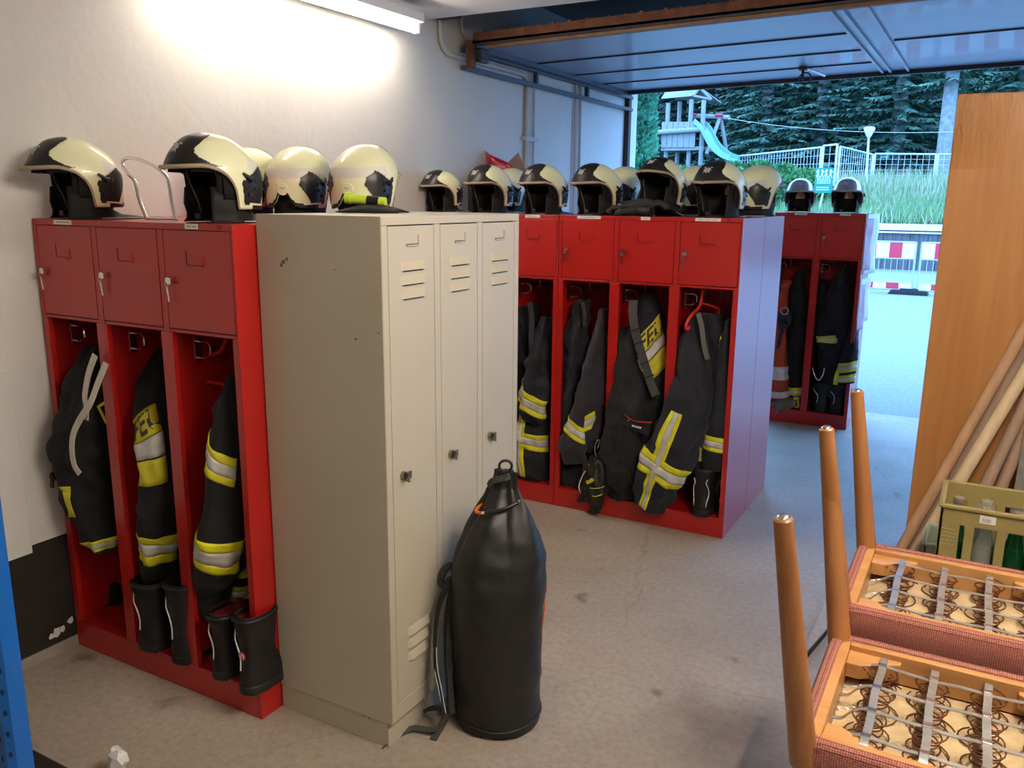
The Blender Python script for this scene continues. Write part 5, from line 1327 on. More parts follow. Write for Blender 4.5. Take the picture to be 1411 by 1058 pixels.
def crate(label, x0, y0, z0, W_, D_, H_, m, nxc=4, group=None, sticker=False, rz=0):
    t = thing('bottle_crate', label, 'crate', (x0, y0, z0), rz, group)
    b = MB(); th = .012
    b.box(0, W_, 0, D_, 0, .012)
    for cx, cy, dx, dy in ((0, 0, 1, 1), (W_, 0, -1, 1), (0, D_, 1, -1), (W_, D_, -1, -1)):
        b.box(min(cx, cx + dx * .062), max(cx, cx + dx * .062), min(cy, cy + dy * th), max(cy, cy + dy * th), 0, H_ - .0)
        b.box(min(cx, cx + dx * th), max(cx, cx + dx * th), min(cy, cy + dy * .062), max(cy, cy + dy * .062), 0, H_ - .0)
    for (ya, yb) in ((0, th), (D_ - th, D_)):
        b.box(.06, W_ - .06, ya, yb, 0, .10)
        b.box(.06, W_ - .06, ya, yb, H_ - .065, H_ - (.0 if ya == 0 else .0))
        for k in range(1, nxc): b.box(W_ * k / nxc - .014, W_ * k / nxc + .014, ya, yb, .10, H_ - .06)
    for (xa, xb) in ((0, th), (W_ - th, W_)):
        b.box(xa, xb, .06, D_ - .06, 0, .10); b.box(xa, xb, .06, D_ - .06, H_ - .05, H_)
        b.box(xa, xb, D_ / 2 - .012, D_ / 2 + .012, .10, H_ - .05)
    b.box(-.006, W_ + .006, -.006, .0, H_ - .012, H_); b.box(-.006, W_ + .006, D_, D_ + .006, H_ - .012, H_)
    b.box(-.006, 0, 0, D_, H_ - .012, H_); b.box(W_, W_ + .006, 0, D_, H_ - .012, H_)
    b.build('crate_wall', m, t, bevel=.004)
    d = MB()
    for k in range(1, nxc): d.box(W_ * k / nxc - .003, W_ * k / nxc + .003, th, D_ - th, .012, .16)
    for k in range(1, 3): d.box(th, W_ - th, D_ * k / 3 - .003, D_ * k / 3 + .003, .012, .16)
    d.build('divider', m, t)
    g = MB()
    for i in range(4):
        for j in range(5): g.obox((.014 + i * .011 + (j % 2) * .005, -.0004, H_ - .135 + j * .013), (.0035, 0, .0015), (0, .0012, 0), (-.001, 0, .0016))
    g.build('grip_dots', mat('pale crate bumps', (.33, .28, .14, 1), .5), t)
    if sticker:
        s_ = MB(); sx = W_ * .32; s_.box(sx, sx + .046, -.0012, 0, H_ - .045, H_ - .018); so = s_.build('sticker', M['label'], t)
        rn = random.Random(5); k = MB(); x = sx + .007
        while x < sx + .032:
            w_ = rn.uniform(.0008, .0022); k.box(x, x + w_, -.0016, -.0012, H_ - .041, H_ - .028); x += w_ + rn.uniform(.0006, .0015)
        k.build('print', M['faint_ink'], so)
    return t


M['glass_green'] = mat('green bottle glass', (.01, .16, .045, 1), .06, trans=.75, ior=1.45)
M['glass_clear'] = mat('clear bottle glass', (.62, .66, .58, 1), .08, trans=.7, ior=1.45)


def bottle(label, x, y, z, m, cap, kind=0, cat='bottle', group='bottles in the olive crate'):
    t = thing('glass_bottle', label, cat, (x, y, z), 0, group)
    b = MB(); prof = [(0, .002), (.034, 0), (.038, .005), (.039, .06), (.039, .125), (.037, .15), (.030, .185), (.021, .215), (.0155, .24), (.0145, .268), (.0165, .270), (.0165, .278)]
    if kind: prof = [(0, .002), (.036, 0), (.040, .006), (.041, .10), (.040, .125), (.036, .148), (.027, .185), (.019, .225), (.0155, .25), (.0145, .275), (.0165, .277), (.0165, .285)]
    b.lathe(prof, n=28); b.build('glass', m, t, smooth=60)
    zt = prof[-1][1]
    if cap: c = MB(); c.lathe([(.0172, -.018), (.0178, -.002), (.016, .003), (0, .0035)], c=(0, 0, zt), n=20); c.build('cap', cap, t, smooth=40)
    lb = MB(); lb.lathe([(.0405 + .0012 * kind, .035), (.0405 + .0012 * kind, .085)], n=28); lb.build('paper_label', mat('dull bottle label', (.36, .42, .35, 1), .7), t, smooth=60)
    return t


CX, CY, CH = -.046, 2.985, .31
CZ = .925 - CH
crate('pale grey green crate at the very bottom, standing on the floor below the olive crate', CX, CY, 0, .36, .28, .3075, M['crate_green'], group='lower crates in the stack')
crate('pale grey green crate in the middle of the stack directly below the olive crate', CX, CY, .3075, .36, .28, .3075, M['crate_green'], group='lower crates in the stack')
crate('olive khaki bottle crate with a small white sticker, holding glass bottles', CX, CY, CZ, .36, .28, CH, M['crate'], sticker=True)
steel_cap = mat('silver bottle cap', (.5, .47, .45, 1), .3, metal=.8)
bz = CZ + .0125
bottle('green glass bottle at the left front of the olive crate', CX + .052, CY + .062, bz, M['glass_green'], mat('dark blue cap', (.02, .025, .06, 1), .4))
bottle('clear glass bottle with pale label, middle front of the olive crate', CX + .135, CY + .062, bz, M['glass_clear'], None, 1)
bottle('clear glass bottle at the right front of the olive crate', CX + .225, CY + .062, bz, M['glass_green'], steel_cap, 1)
bottle('glass bottle with silver cap in the second row of the olive crate, left', CX + .050, CY + .15, bz + .0, M['glass_clear'], steel_cap)
bottle('clear glass bottle in the second row of the olive crate, middle', CX + .135, CY + .15, bz, M['glass_clear'], None, 1)
crate('pale green crate on the floor behind the crate stack, handle hole at its corner', CX - .045, CY + .30, 0, .30, .22, .36, M['crate_green'], nxc=3)
crate('pale green crate on top of another behind the olive crate, only its corner visible', CX - .045, CY + .30, .36, .30, .22, .31, M['crate_green'], nxc=3)

# leaning wooden board
BY = 3.86
wb = wood('orange brown veneer', (.46, .21, .068, 1), (.36, .145, .04, 1), .40, (5, 5, .35), coat=.15, vs=3.5)
nt = wb.node_tree; bs = nt.nodes['Principled BSDF']
tc = nt.nodes.new('ShaderNodeTexCoord')
mp = nt.nodes.new('ShaderNodeMapping'); mp.inputs['Scale'].default_value = (30, 1, 4.2); nt.links.new(tc.outputs['Object'], mp.inputs['Vector'])
nn = nt.nodes.new('ShaderNodeTexNoise'); nn.inputs['Scale'].default_value = 2.0; nn.inputs['Detail'].default_value = 3; nn.inputs['Distortion'].default_value = .8; nt.links.new(mp.outputs[0], nn.inputs['Vector'])
sx_ = nt.nodes.new('ShaderNodeSeparateXYZ'); nt.links.new(tc.outputs['Object'], sx_.inputs[0])
mz = nt.nodes.new('ShaderNodeMapRange'); mz.inputs[1].default_value = 2.02; mz.inputs[2].default_value = 2.16; nt.links.new(sx_.outputs['Z'], mz.inputs[0])
mx_ = nt.nodes.new('ShaderNodeMapRange'); mx_.inputs[1].default_value = .26; mx_.inputs[2].default_value = .06; nt.links.new(sx_.outputs['X'], mx_.inputs[0])
mu = nt.nodes.new('ShaderNodeMath'); mu.operation = 'MULTIPLY'; nt.links.new(mz.outputs[0], mu.inputs[0]); nt.links.new(mx_.outputs[0], mu.inputs[1])
mu2 = nt.nodes.new('ShaderNodeMath'); mu2.operation = 'MULTIPLY'; nt.links.new(mu.outputs[0], mu2.inputs[0]); nt.links.new(nn.outputs['Fac'], mu2.inputs[1])
bp2 = nt.nodes.new('ShaderNodeBump'); bp2.inputs['Strength'].default_value = 1.0; bp2.inputs['Distance'].default_value = .03; nt.links.new(mu2.outputs[0], bp2.inputs['Height']); nt.links.new(bp2.outputs[0], bs.inputs['Normal'])
bd = thing('veneer_board', 'tall orange brown veneered board standing upright behind the leaning poles', 'board', (-.185, BY, 0), R(-2.0))
b = MB(); b.box(0, 1.22, 0, .022, 0, 2.305); bo = b.build('board_panel', wb, bd, bevel=.004)
bd.rotation_euler = (R(-.35), R(.25), R(1.2))
# poles leaning on the board
pc = [((.46, .26, .14), 0), ((.30, .20, .135), 1), ((.62, .46, .29), 2), ((.36, .24, .165), 3), ((.33, .205, .135), 4)]
ends = [((1245, 750, 3.62), (1411, 455, 3.79), 7.6), ((1262, 752, 3.66), (1411, 488, 3.81), 7.4), ((1296, 706, 3.60), (1413, 512, 3.75), 8.6), ((1340, 706, 3.66), (1416, 548, 3.79), 8.2), ((1371, 690, 3.70), (1414, 590, 3.80), 7.8)]
plab = ['brown wooden pole, leftmost of the bundle leaning on the board', 'dark grey brown wooden pole just right of the leftmost pole', 'pale bare wooden pole in the middle of the leaning bundle',
        'brown wooden pole right of the pale pole', 'brown wooden pole, steepest and rightmost of the leaning bundle']
for k, (e0, e1, r_) in enumerate(ends):
    A = at(*e0); B = at(*e1); d = (B - A).normalized(); rad = r_ * (A - CAM).dot(FWD) / FPX
    bot = A - d * ((A.z - rad * .9) / d.z); top = A + d * ((1.75 + .05 * k - A.z) / d.z)
    if top.y > BY - .02 - rad:
        pass
    b = MB(); n = 10; b.tube([bot.lerp(top, q / n) for q in range(n + 1)], [rad * (1 - .08 * q / n) for q in range(n + 1)], 14)
    c = pc[k][0]; o = b.build('wooden_pole', wood('pole wood', c + (1,), tuple(v * .7 for v in c) + (1,), .7, (8, 8, 1), 0, 3), smooth=50)
    tag(o, plab[k], 'pole', 'poles leaning on the veneered board')
A = at(1397, 640, 3.72)
gs = thing('metal_sheet', 'grey zinc sheet standing behind the olive crate at the right edge', 'sheet', (A.x, 3.70, 0), 0)
b = MB(); b.prism([(-.012, 0, 0), (.5, 0, 0), (.5, .05, 1.06), (.022, .05, 1.06)], (0, .004, 0)); b.build('sheet', M['zinc'], gs)

# board on the floor
fb = thing('floor_board', 'thin grey board lying slightly raised on the floor behind the chair legs', 'board', (0, 0, 0))
P = [atz(1099, 912, .045), atz(1136, 870, .045), atz(1215, 780, .045), atz(1150, 800, .045)]
b = MB(); b.prism([(p.x, p.y, .038) for p in P], (0, 0, .008)); b.build('board_sheet', M['floor'], fb)
b = MB(); cpt = sum(P, Vector()) / 4
b.prism([(cpt.x + (p.x - cpt.x) * .75, cpt.y + (p.y - cpt.y) * .8, 0) for p in P], (0, 0, .038)); b.build('support_block', M['dado'], fb)

# ---------------------------------------------------------------- foreground left
bs_ = thing('shelf_upright', 'blue perforated steel shelf upright at the left edge', 'shelf post', (0, 0, 0))
ys = 1.02
E0 = at(48, 1058, ys); 
xr = (at(13, 780, ys + .055).x + at(44, 1030, ys + .055).x) / 2
b = MB(); 
b.box(xr - .058, xr - .018, ys, ys + .0025, 0, 1.95); 
b.add([(xr - .018, ys, 0), (xr, ys + .014, 0), (xr, ys + .014, 1.95), (xr - .018, ys, 1.95), (xr - .018, ys + .003, 0), (xr - .002, ys + .017, 0), (xr - .002, ys + .017, 1.95), (xr - .018, ys + .003, 1.95)], [(0, 1, 2, 3), (5, 4, 7, 6), (0, 4, 5, 1), (3, 2, 6, 7), (1, 5, 6, 2), (0, 3, 7, 4)])
b.box(xr - .0025, xr, ys + .014, ys + .055, 0, 1.95)
b.build('post_profile', M['blue_steel'], bs_)
hm = MB(); z = .05
while z < 1.9:
    for k in range(2):
        cx = xr - .0095 if k == 0 else xr - .036
        n = Vector((.6, -.8, 0)) if k == 0 else Vector((0, -1, 0)); sd = Vector((.8, .6, 0)) if k == 0 else Vector((1, 0, 0))
        c0 = Vector((cx, ys + .0065 if k == 0 else ys, z - (.018 if k else 0))) + n * .0006
        hm.add([c0 + sd * (.0052 * math.cos(a * PI / 5)) + Vector((0, 0, .0085 * math.sin(a * PI / 5))) for a in range(10)], [tuple(range(10))])
    z += .058
hm.build('bolt_holes', M['hole'], bs_)
mt_ = thing('floor_mat', 'dark floor mat with a pale edge beside the blue shelf post', 'mat', (0, 0, 0))
q0 = atz(30, 1026, .0); q1 = atz(140, 1082, .0)
b = MB(); b.box(-3.05, q1.x + .4, .75, 1.455, 0, .012); b.build('mat_body', M['dado'], mt_, bevel=.003)
b = MB(); b.box(-3.05, q1.x + .4, 1.455, 1.475, 0, .014); b.build('mat_edge', M['skirting'], mt_)
q = atz(163, 1054, .03)
cp_ = MB(); rn = random.Random(2); rows = []
for j in range(7):
    ph = PI * j / 6
    rows.append([(q.x + (.042 + rn.uniform(-.012, .012)) * math.sin(ph) * math.cos(2 * PI * k / 9), q.y + (.03 + rn.uniform(-.01, .01)) * math.sin(ph) * math.sin(2 * PI * k / 9), .052 + (.04 + rn.uniform(-.008, .008)) * math.cos(ph)) for k in range(9)])
cp_.grid(rows, cu=True)
tag(cp_.build('crumpled_paper', M['paper'], smooth=20), 'crumpled piece of white paper on the floor mat, bottom edge', 'paper')
# ---------------------------------------------------------------- outside
random.seed(21)
M['asphalt'] = mat('grey asphalt', (.27, .27, .265, 1), .8, var=.35, vscale=55, bump=.5, bscale=45, detail=6)
struct('ground', MB().box(-40, 30, YDOOR, 27.0, -.14, -.006), M['asphalt'])
M['palisade'] = mat('weathered grey boards', (.13, .12, .125, 1), .8, var=.4, vscale=6, stretch=(3, 3, .4))
M['kerb'] = mat('white kerb stone', (.75, .75, .73, 1), .7, var=.1, vscale=5)
w = MB(); x = -14.0
while x < 8:
    w.box(x, x + .225, 26.98 + .015 * ((int(x * 7)) % 2), 27.1, -.1, 1.03); x += .235
w.box(-14, 8, 27.06, 27.3, -.1, 1.06)
struct('wall_outside', w, M['palisade'])
k = MB(); k.box(-14, 8, 26.9, 27.35, 1.035, 1.075); k.box(-14, 8, 27.02, 27.5, 1.115, 1.285); struct('trim_4', k, M['kerb'])
k = MB(); k.box(-14, 8, 27.06, 27.4, 1.075, 1.115); struct('trim_5', k, M['gap'])
def bank(y): return 1.25 + .122 * (y - 27.3) if y < 40 else (2.8 + .10 * (y - 40) if y < 60 else 4.8 + .9 * (y - 60))


gb = MB(); rows = []
for j in range(34):
    y = 27.3 + (78 - 27.3) * (j / 33) ** 1.3
    row = []
    for i in range(41):
        x = -60 + 100 * i / 40
        z = bank(y)
        row.append((x, y, z + (.12 * noise.noise(Vector((x * .3, y * .3, 0))) if y > 28 else 0)))
    rows.append(row)
gb.grid(rows)
struct('terrain_bank', gb, mat('dark soil and grass', (.03, .055, .022, 1), .95, var=.5, vscale=1.5), smooth=80)




g = MB(); rn = random.Random(12)
for k in range(15000):
    y = 27.5 + 10.5 * rn.random() ** 1.0; x = rn.uniform(-7.5, .8); z = bank(y) - .05; h = rn.uniform(.22, .62) * (1.0 + .5 * (y > 33)); a = rn.uniform(0, 2 * PI); wd = .014
    dx, dy = math.cos(a) * wd, math.sin(a) * wd; lx, ly = rn.gauss(0, .10), rn.gauss(0, .10)
    g.add([(x - dx, y - dy, z), (x + dx, y + dy, z), (x + lx * .5 + dx * .6, y + ly * .5, z + h * .6), (x + lx, y + ly, z + h)], [(0, 1, 2), (0, 2, 3)], 0 if rn.random() < (.8 if y < 32 else .45) else 1)
go = g.build('meadow_grass', [mat('meadow green', (.16, .27, .10, 1), .8), mat("dry grass straw", (.42, .40, .26, 1), .8)])
tag(go, 'tall unmown grass covering the bank behind the barriers', 'grass', kind='stuff')

# red and white site barriers
M['galv'] = mat('galvanised steel tube', (.42, .44, .46, 1), .4, metal=.5)
M['barrier_red'] = mat('red barrier plank', (.60, .03, .06, 1), .5)
M['barrier_white'] = mat('white barrier plank', (.80, .80, .80, 1), .5)


def barrier(label, x0, x1, y):
    t = thing('site_barrier', label, 'barrier', (x0, y, 0), 0, 'red white site barriers')
    W = x1 - x0
    f = MB()
    f.tube([(0, 0, .08), (0, 0, 1.08)], .022, 8); f.tube([(W, 0, .08), (W, 0, 1.08)], .022, 8)
    for z in (1.08, .735, .235, .085): f.tube([(0, 0, z), (W, 0, z)], .018, 8)
    f.build('frame', M['galv'], t, smooth=50)
    for nm, z0, z1 in (('upper_plank', .75, 1.065), ('lower_plank', .10, .225)):
        b = MB(); n = 8 if True else 0
        for k in range(n): b.box(W * k / n, W * (k + 1) / n, -.015, .015, z0, z1, (k + (0 if x0 < -1.6 else 1)) % 2)
        b.build(nm, [M['barrier_red'], M['barrier_white']], t)
    b = MB(); q = .13
    while q < W: b.tube([(q, 0, .235), (q, 0, .735)], .006, 5); q += .12
    b.build('bars', M['galv'], t)
    return t


xl = at(1259, 370, 19.7).x; xr_ = at(1267, 370, 19.7).x
barrier('red white barrier panel left of the rubber foot, behind the locker papers', xl - 2.02, xl, 19.7)
barrier('red white barrier panel right of the rubber foot, beside the veneered board', xr_, xr_ + 2.02, 19.7)
ft = MB(); xc = (xl + xr_) / 2 - .08
ft.prism([(xc - .42, 19.55, .0), (xc + .36, 19.55, .0), (xc + .32, 19.55, .09), (xc - .36, 19.55, .09)], (0, .36, 0)); ft.box(xc - .2, xc + .16, 19.6, 19.86, .09, .12)
tag(ft.build('barrier_foot', M['rubber'], bevel=.01), 'dark rubber foot block holding the two barrier panels', 'barrier foot')

# mesh fences on the bank
def fence(label, px0, y0, px1, y1, pt0, pt1):
    A = at(px0, pt0, y0); B = at(px1, pt1, y1); A0 = Vector((A.x, A.y, bank(A.y) - .05)); B0 = Vector((B.x, B.y, bank(B.y) - .05))
    t = thing('mesh_fence', label, 'fence', A0, 0, 'construction mesh fences')
    for p_, q_ in ((A, A0), (B, B0)):
        m = MB(); m.tube([q_ - A0, p_ - A0], .04, 8); m.build('post', M['fence_white'], t, smooth=50)
    m = MB(); m.tube([A - A0, B - A0], .035, 8); m.tube([A0 - A0 + Vector((0, 0, .15)), B0 - A0 + Vector((0, 0, .15))], .03, 8); m.build('rail', M['fence_white'], t, smooth=50)
    m = MB(); n = int((B - A).length / .22)
    for k in range(1, n):
        f = k / n; m.tube([A0.lerp(B0, f) - A0 + Vector((0, 0, .15)), A.lerp(B, f) - A0], .007, 4)
    for k in range(1, 6):
        f = k / 6; m.tube([A0.lerp(A, f) - A0, B0.lerp(B, f) - A0], .006, 4)
    m.build('wire_mesh', M['fence_white'], t)
    return t


M['fence_white'] = mat('pale galvanised fence', (.62, .66, .68, 1), .45, metal=.2)
fence('mesh fence panel rising toward the sign, left of the street lamp', 1010, 39.5, 1132, 34.5, 216, 203)
fence('narrow mesh fence panel directly behind the green sign', 1135, 34.3, 1154, 34.0, 201, 199)
fence('mesh fence panel slanting back from the sign to the street lamp', 1158, 35.0, 1203, 38.4, 202, 213)
fence('long mesh fence panel right of the street lamp', 1206, 38.5, 1290, 38.5, 212, 212.5)
fence('mesh fence panel cut off by the veneered board', 1293, 38.5, 1400, 38.5, 212.5, 212)

# street lamp, sign, cable
p = at(1190, 290, 36.0); q = at(1197, 190, 36.0); zb = bank(36.0)
sl = thing('street_lamp', 'thin street lamp with a white cone head on the bank', 'street lamp', (p.x, 36.0, zb - .05))
d = q - Vector((p.x, 36.0, zb - .05))
b = MB(); b.tube([(0, 0, 0), d * .75, d], [.055, .045, .035], 10); b.build('pole', M['fence_white'], sl, smooth=50)
b = MB(); b.lathe([(.04, 0), (.10, .08), (.20, .30), (.21, .36), (.16, .40), (0, .42)], c=d, n=16); b.build('lamp_head', M['barrier_white'], sl, smooth=40)
p = at(1135, 250, 29.0)
sg = thing('park_sign', 'green sign with white play figures and lines of writing on the bank', 'sign', (p.x, 29.0, bank(29.0) - .05))
hz = p.z - (bank(29.0) - .05)
b = MB(); b.tube([(-.1, .02, 0), (.05, .02, hz)], .03, 8); b.build('post', M['fence_white'], sg)
M['sign_green'] = mat('sign green', (.01, .20, .12, 1), .5)
b = MB(); b.box(-.27, .27, -.015, .0, hz - .36, hz + .42); so = b.build('sign_board', M['sign_green'], sg)
b = MB()
for k, xx in enumerate((-.19, -.065, .065, .19)):
    b.lathe([(0, -.0), (.028, .0)], c=(0, 0, 0), n=10) if False else None
    b.add([(xx + .030 * math.cos(a * PI / 4), -.017, hz + .34 + .030 * math.sin(a * PI / 4)) for a in range(8)], [tuple(range(8))])
    b.box(xx - .02, xx + .02, -.018, -.016, hz + .20, hz + .31); s_ = .06 if k % 2 else -.05
    b.obox((xx - .03, -.017, hz + .16), (.012, 0, .0), (0, .001, 0), (.02 * (1 if k % 2 else -1), 0, .05)); b.obox((xx + .03, -.017, hz + .16), (.012, 0, 0), (0, .001, 0), (-.02, 0, .05))
    b.obox((xx + s_ * .6, -.017, hz + .29), (.045, 0, .02 * (1 if k % 2 else -1)), (0, .001, 0), (0, 0, .011))
b.build('figures', M['barrier_white'], so)
b = MB(); rn = random.Random(6)
for j, zz in enumerate((.06, .0, -.06, -.20, -.27)):
    x = -.2
    while x < .18: wd = rn.uniform(.03, .07); b.box(x, x + wd, -.0175, -.016, hz + zz, hz + zz + .028); x += wd + .02
b.build('writing_lines', M['label'], so)
A = at(1003, 163, 39.8); B = at(1330, 181, 37)
cb = MB(); n = 24; cb.tube([A.lerp(B, k / n) - Vector((0, 0, .25 * 4 * (k / n) * (1 - k / n))) for k in range(n + 1)], .008, 5)
tag(cb.build('overhead_cable', M['fence_white']), 'thin cable stretched across in front of the spruces', 'cable')

# playground tower, slide, swing
YT = 40.0
M['grey_wood'] = mat('weathered silver grey timber', (.30, .29, .28, 1), .8, var=.35, vscale=9, stretch=(4, 4, .5))
M['slide'] = mat('pale green slide', (.16, .33, .29, 1), .4)
tw = thing('playground_tower', 'grey timber playground tower with a pitched roof and a slide', 'play tower', (0, 0, 0))
zt_ = bank(YT) - .1
posts = [(921, 0), (937, 1.0), (953, 0), (970, -.2)]
tops = {921: 142, 937: 140, 953: 137, 970: 138}
for px, dy in posts:
    a = at(px, tops[px], YT + dy * 1.2); b = MB(); b.tube([(a.x, a.y, zt_), (a.x, a.y, a.z)], .11, 10); b.build('post', M['grey_wood'], tw, smooth=50)
l0 = at(911, 136, YT - .2); l1 = at(955, 132, YT - .2); r1_ = at(980, 137, YT + .3); rt = at(964, 121, YT + 0); rl = at(918, 124, YT + .6)
b = MB(); b.prism([l0, l1, rt, rl], (0, .08, .03)); b.prism([rt, r1_ + Vector((0, 1.6, 0)), at(932, 137, YT + 2.2), rl], (0, .05, .05)); b.build('roof', M['grey_wood'], tw)
b = MB(); b.tube([l1, rt], .07, 6); b.tube([rt, r1_], .07, 6); b.tube([l1, r1_], .06, 6); b.build('gable_frame', M['grey_wood'], tw)
for k, px in enumerate((916, 924, 931, 939, 947, 955)):
    a = at(px - 3.2, 168, YT - .3); c = at(px + 2.6, 203, YT - .3); b = MB(); b.box(a.x, c.x, YT - .36, YT - .30, c.z, a.z); b.build('railing_board', M['grey_wood'], tw)
a = at(914, 200, YT); c = at(972, 204, YT); b = MB(); b.box(a.x, c.x, YT - .3, YT + 1.6, c.z - .1, c.z + .06); b.build('platform', M['grey_wood'], tw)
b = MB(); b.tube([at(899, 183, YT - .5), at(972, 178, YT - .5)], .12, 10); b.build('log_beam', M['grey_wood'], tw, smooth=50)
b = MB(); b.tube([at(904, 190, YT - .5), Vector((at(904, 190, YT - .5).x, YT - .5, zt_))], .12, 10); b.build('post', M['grey_wood'], tw, smooth=50)
sl0 = [at(962, 170, YT - .2), at(972, 180, YT - .5), at(984, 202, YT - 1.0), at(998, 215, YT - 1.5), at(1012, 221, YT - 2)]
b = MB(); b.ribbon(catmull(sl0, 20), (.5, .86, .05), .55, .04); 
for s in (-.5, .5): b.ribbon([q + Vector((.27 * s, .47 * s, .10)) for q in catmull(sl0, 20)], (0, 0, 1), .22, .03)
b.build('slide', M['slide'], tw, smooth=40)
sw = thing('swing_frame', 'grey timber swing frame with red fittings beside the tower', 'swing', (0, 0, 0))
b = MB(); b.tube([at(950, 159, YT + 1), at(1005, 162, YT + .5)], .11, 8); b.build('top_beam', M['grey_wood'], sw, smooth=50)
for px, py in ((980, 195), (1003, 222)):
    b = MB(); q = at(px, py, YT + (0.0 if px < 990 else 1.2)); b.tube([at(993, 160, YT + .6), q, q + (q - at(993, 160, YT + .6)) * .5], .09, 8); b.build('leg', M['grey_wood'], sw, smooth=50)
for px in (957, 988, 993):
    c = at(px, 158.5, YT + .4); b = MB(); b.tube([c + Vector((-.1, 0, 0)), c + Vector((.1, 0, 0))], .07, 10); b.build('fitting', M['barrier_red'], sw, smooth=40)


# conifers
def mfol(name, c1, c2): return mat(name, c1, .75, var=.5, vscale=1.3, col2=c2)


M['spruce'] = mfol('blue green spruce needles', (.10, .20, .13, 1), (.03, .075, .05, 1))
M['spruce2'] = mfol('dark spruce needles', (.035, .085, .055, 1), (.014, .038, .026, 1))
M['bark'] = mat('grey spruce bark', (.30, .29, .28, 1), .9, var=.4, vscale=5, bump=.4, bscale=12)
M['leaf'] = mfol('bright hedge leaves', (.10, .27, .08, 1), (.045, .14, .045, 1))
M['thuja'] = mfol('green thuja sprays', (.06, .26, .13, 1), (.02, .11, .06, 1))


def spruce_meshes(seed, H, RB, z0, m, trunk_r):
    rn = random.Random(seed); f = MB(); z = z0
    while z < H * .52:
        k = rn.randint(6, 8); a0 = rn.uniform(0, 2 * PI)
        for q in range(k):
            a = a0 + 2 * PI * q / k + rn.uniform(-.3, .3); L = RB * (1 - z / H) ** .8 * rn.uniform(.7, 1.1); dr = rn.uniform(.12, .32)
            ca, sa = math.cos(a), math.sin(a); n = int(L / .125)
            for i in range(2, n):
                r_ = L * i / n; zz = z - dr * r_ + .05 * r_ * r_ / max(L, 1) * 1.0
                for s in (-1, 1):
                    l = (.20 + .30 * (1 - i / n)) * rn.uniform(.6, 1.3); aa = a + s * rn.uniform(.5, 1.0)
                    c = Vector((r_ * ca, r_ * sa, zz)); e = c + Vector((l * math.cos(aa), l * math.sin(aa), -l * rn.uniform(.15, .7)))
                    w_ = Vector((-math.sin(aa), math.cos(aa), rn.uniform(-.5, .5))).normalized() * (.045 + .05 * rn.random())
                    f.add([c - w_ * .5, c + w_ * .5, (c + e) / 2 + w_, e, (c + e) / 2 - w_], [(0, 1, 2, 3, 4)])
        z += rn.uniform(.30, .46)
    fo = f.build('crown', m); tr = MB(); tr.tube([(0, 0, -1), (0.03, 0, H * .3), (0, .05, H * .75)], [trunk_r * 1.15, trunk_r, trunk_r * .5], 10); to = tr.build('trunk', M['bark'], smooth=60)
    return fo, to


fa, ta = spruce_meshes(1, 19, 4.6, -.4, M['spruce'], .30)
fb_, tb_ = spruce_meshes(2, 22, 4.6, -.4, M['spruce2'], .28)
fc, tc_ = spruce_meshes(5, 20, 2.6, 4.2, M['spruce'], .27)
used = set()


def spruce(label, px, y, kind, rz, sc):
    F, T = {'a': (fa, ta), 'b': (fb_, tb_), 'c': (fc, tc_)}[kind]
    x = at(px, 200, y).x; t = thing('spruce_tree', label, 'tree', (x, y, bank(y) - .1), rz, 'spruces behind the fences'); t.scale = (sc,) * 3
    for o in (F, T):
        c = o if o.name not in used else o.copy()
        if o.name in used: COL.objects.link(c)
        else: used.add(o.name)
        c.parent = t


spruce('spruce with a tall bare pale trunk right of the street lamp, beside the veneered board', 1301, 41.5, 'c', .3, 1.0)
spruce('spruce with drooping blue green branches above the street lamp', 1235, 46, 'a', 1.2, 1.0)
spruce('spruce with dense blue green branches directly above the green sign', 1130, 47, 'a', 2.9, 1.05)
spruce('spruce with blue green branches between the swing frame and the sign', 1055, 47.5, 'a', 4.3, 1.0)
spruce('thin trunked spruce just left of the play tower, behind the thuja', 897, 50, 'c', 2.0, 1.1)
spruce('dark spruce right behind the play tower roof', 950, 56, 'b', .5, 1.1)
spruce('dark spruce behind the swing frame', 1005, 56, 'b', 1.6, 1.1)
spruce('dark spruce in the second row behind the green sign', 1090, 57, 'b', 2.4, 1.15)
spruce('dark spruce in the second row left of the street lamp', 1168, 57, 'b', 3.4, 1.1)
spruce('dark spruce in the second row right of the street lamp', 1270, 56, 'b', 4.4, 1.15)
spruce('dark spruce behind the veneered board top edge', 1360, 55, 'b', 5.2, 1.1)
spruce('spruce far right above the veneered board', 1400, 47, 'a', 5.5, 1.0)
spruce('dark spruce in the far back row behind the play tower', 915, 62, 'b', 2.2, 1.2)


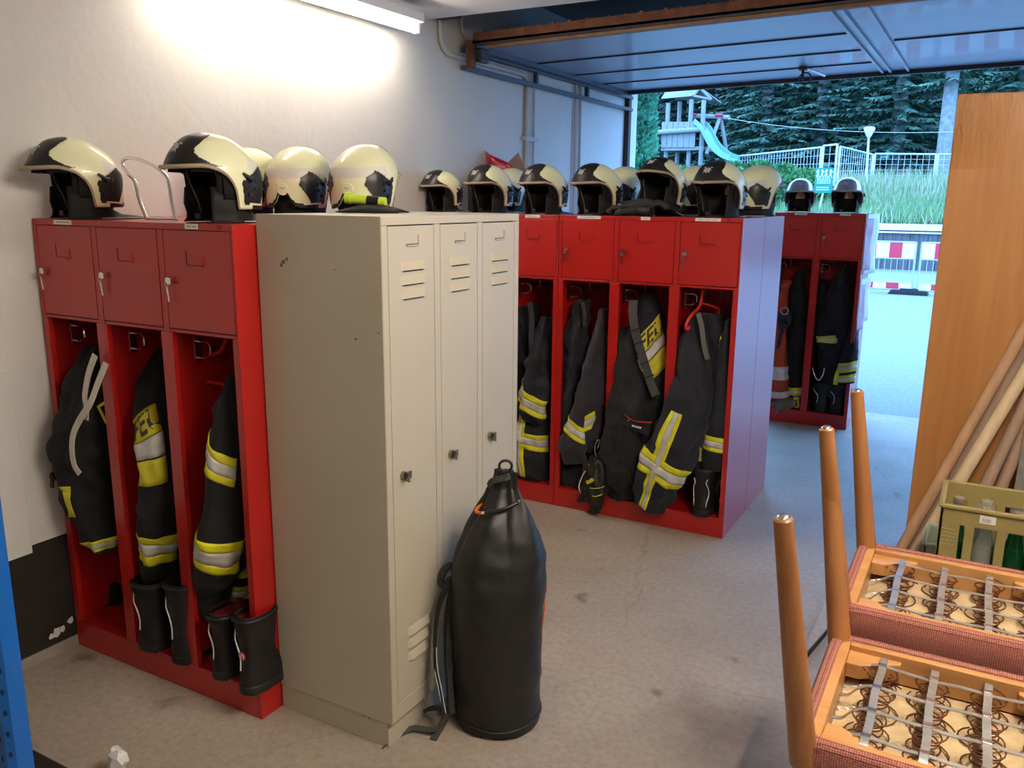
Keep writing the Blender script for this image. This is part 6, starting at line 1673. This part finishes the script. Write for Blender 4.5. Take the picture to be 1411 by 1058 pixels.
def shrub(name, label, cat, x, y, z, rx, ry, rz_, m, n, seed, ls, group=None, conic=0.0):
    rn = random.Random(seed); t = thing(name, label, cat, (x, y, z), 0, group); f = MB()
    for k in range(n):
        a = rn.uniform(0, 2 * PI); v = rn.random(); rr = (.72 + .3 * rn.random()) * (1 - conic * v if conic else math.sin(PI * (.25 + .75 * v)) ** .5 if v < .999 else .1)
        c = Vector((rx * rr * math.cos(a), ry * rr * math.sin(a), rz_ * v)); d = Vector((math.cos(a) * .6 + rn.gauss(0, .5), math.sin(a) * .6 + rn.gauss(0, .5), rn.uniform(.1, 1.2))).normalized() * ls * rn.uniform(.6, 1.3)
        w_ = d.cross(Vector((rn.gauss(0, 1), rn.gauss(0, 1), rn.gauss(0, 1)))).normalized() * ls * .32
        f.add([c, c + d * .5 + w_, c + d, c + d * .5 - w_], [(0, 1, 2, 3)])
    f.build('foliage', m, t)
    s_ = MB()
    for k in range(5):
        a = 2 * PI * k / 5; s_.tube([(0.05 * math.cos(a), .05 * math.sin(a), -.3), (rx * .35 * math.cos(a), ry * .35 * math.sin(a), rz_ * .5), (rx * .5 * math.cos(a), ry * .5 * math.sin(a), rz_ * (.85 - .2 * (conic > 0)))], [.05, .035, .01], 6)
    s_.build('stem', M['bark'], t)
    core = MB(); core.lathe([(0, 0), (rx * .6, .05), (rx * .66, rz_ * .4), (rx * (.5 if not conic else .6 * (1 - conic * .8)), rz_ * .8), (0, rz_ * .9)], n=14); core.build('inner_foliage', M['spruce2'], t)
    return t


p = at(874, 200, 22)
shrub('thuja', 'tall green thuja column beside the white door jamb', 'conifer', p.x, 22, -.01, .58, .7, 7.2, M['thuja'], 6000, 3, .22, conic=.35)
hl_ = [('leftmost hedge shrub, below the play tower', 940, 31, 233), ('second hedge shrub, left of the swing legs', 975, 31.5, 230), ('hedge shrub below the slide end', 1010, 30.8, 226), ('hedge shrub with loose twigs right of the slide end', 1045, 31.2, 224), ('hedge shrub between the slide and the green sign', 1080, 30.6, 229), ('rightmost hedge shrub just left of the green sign', 1112, 31, 236)]
for k, (lab, px, y, py) in enumerate(hl_):
    top = at(px, py, y); zb_ = bank(y) - .08
    shrub('hedge_shrub', 'bright green ' + lab, 'shrub', top.x, y, zb_, .85, .8, max(.8, top.z - zb_), M['leaf'], 2200, 40 + k, .17, 'hedge shrubs on the bank')

# ---------------------------------------------------------------- world and view
wd = bpy.data.worlds.new('overcast evening sky'); scene.world = wd; wd.use_nodes = True; nt = wd.node_tree; bg = nt.nodes['Background']
tc = nt.nodes.new('ShaderNodeTexCoord'); sp = nt.nodes.new('ShaderNodeSeparateXYZ'); nt.links.new(tc.outputs['Generated'], sp.inputs[0])
rp = nt.nodes.new('ShaderNodeValToRGB'); e = rp.color_ramp.elements
e[0].position = 0.0; e[0].color = (.20, .48, 1.0, 1); e[1].position = .6; e[1].color = (.22, .50, 1.0, 1)
nt.links.new(sp.outputs['Z'], rp.inputs[0]); nt.links.new(rp.outputs[0], bg.inputs[0]); bg.inputs[1].default_value = SKY
vs = scene.view_settings; scene.display_settings.display_device = 'sRGB'
vs.view_transform = 'Standard'; vs.look = 'None'; vs.exposure = EXPO; vs.gamma = 1.0; vs.use_curve_mapping = False
cy = scene.cycles
cy.use_denoising = True; cy.max_bounces = 8; cy.diffuse_bounces = 4; cy.glossy_bounces = 4; cy.transmission_bounces = 6; cy.sample_clamp_indirect = 6.0
cy.caustics_reflective = False; cy.caustics_refractive = False
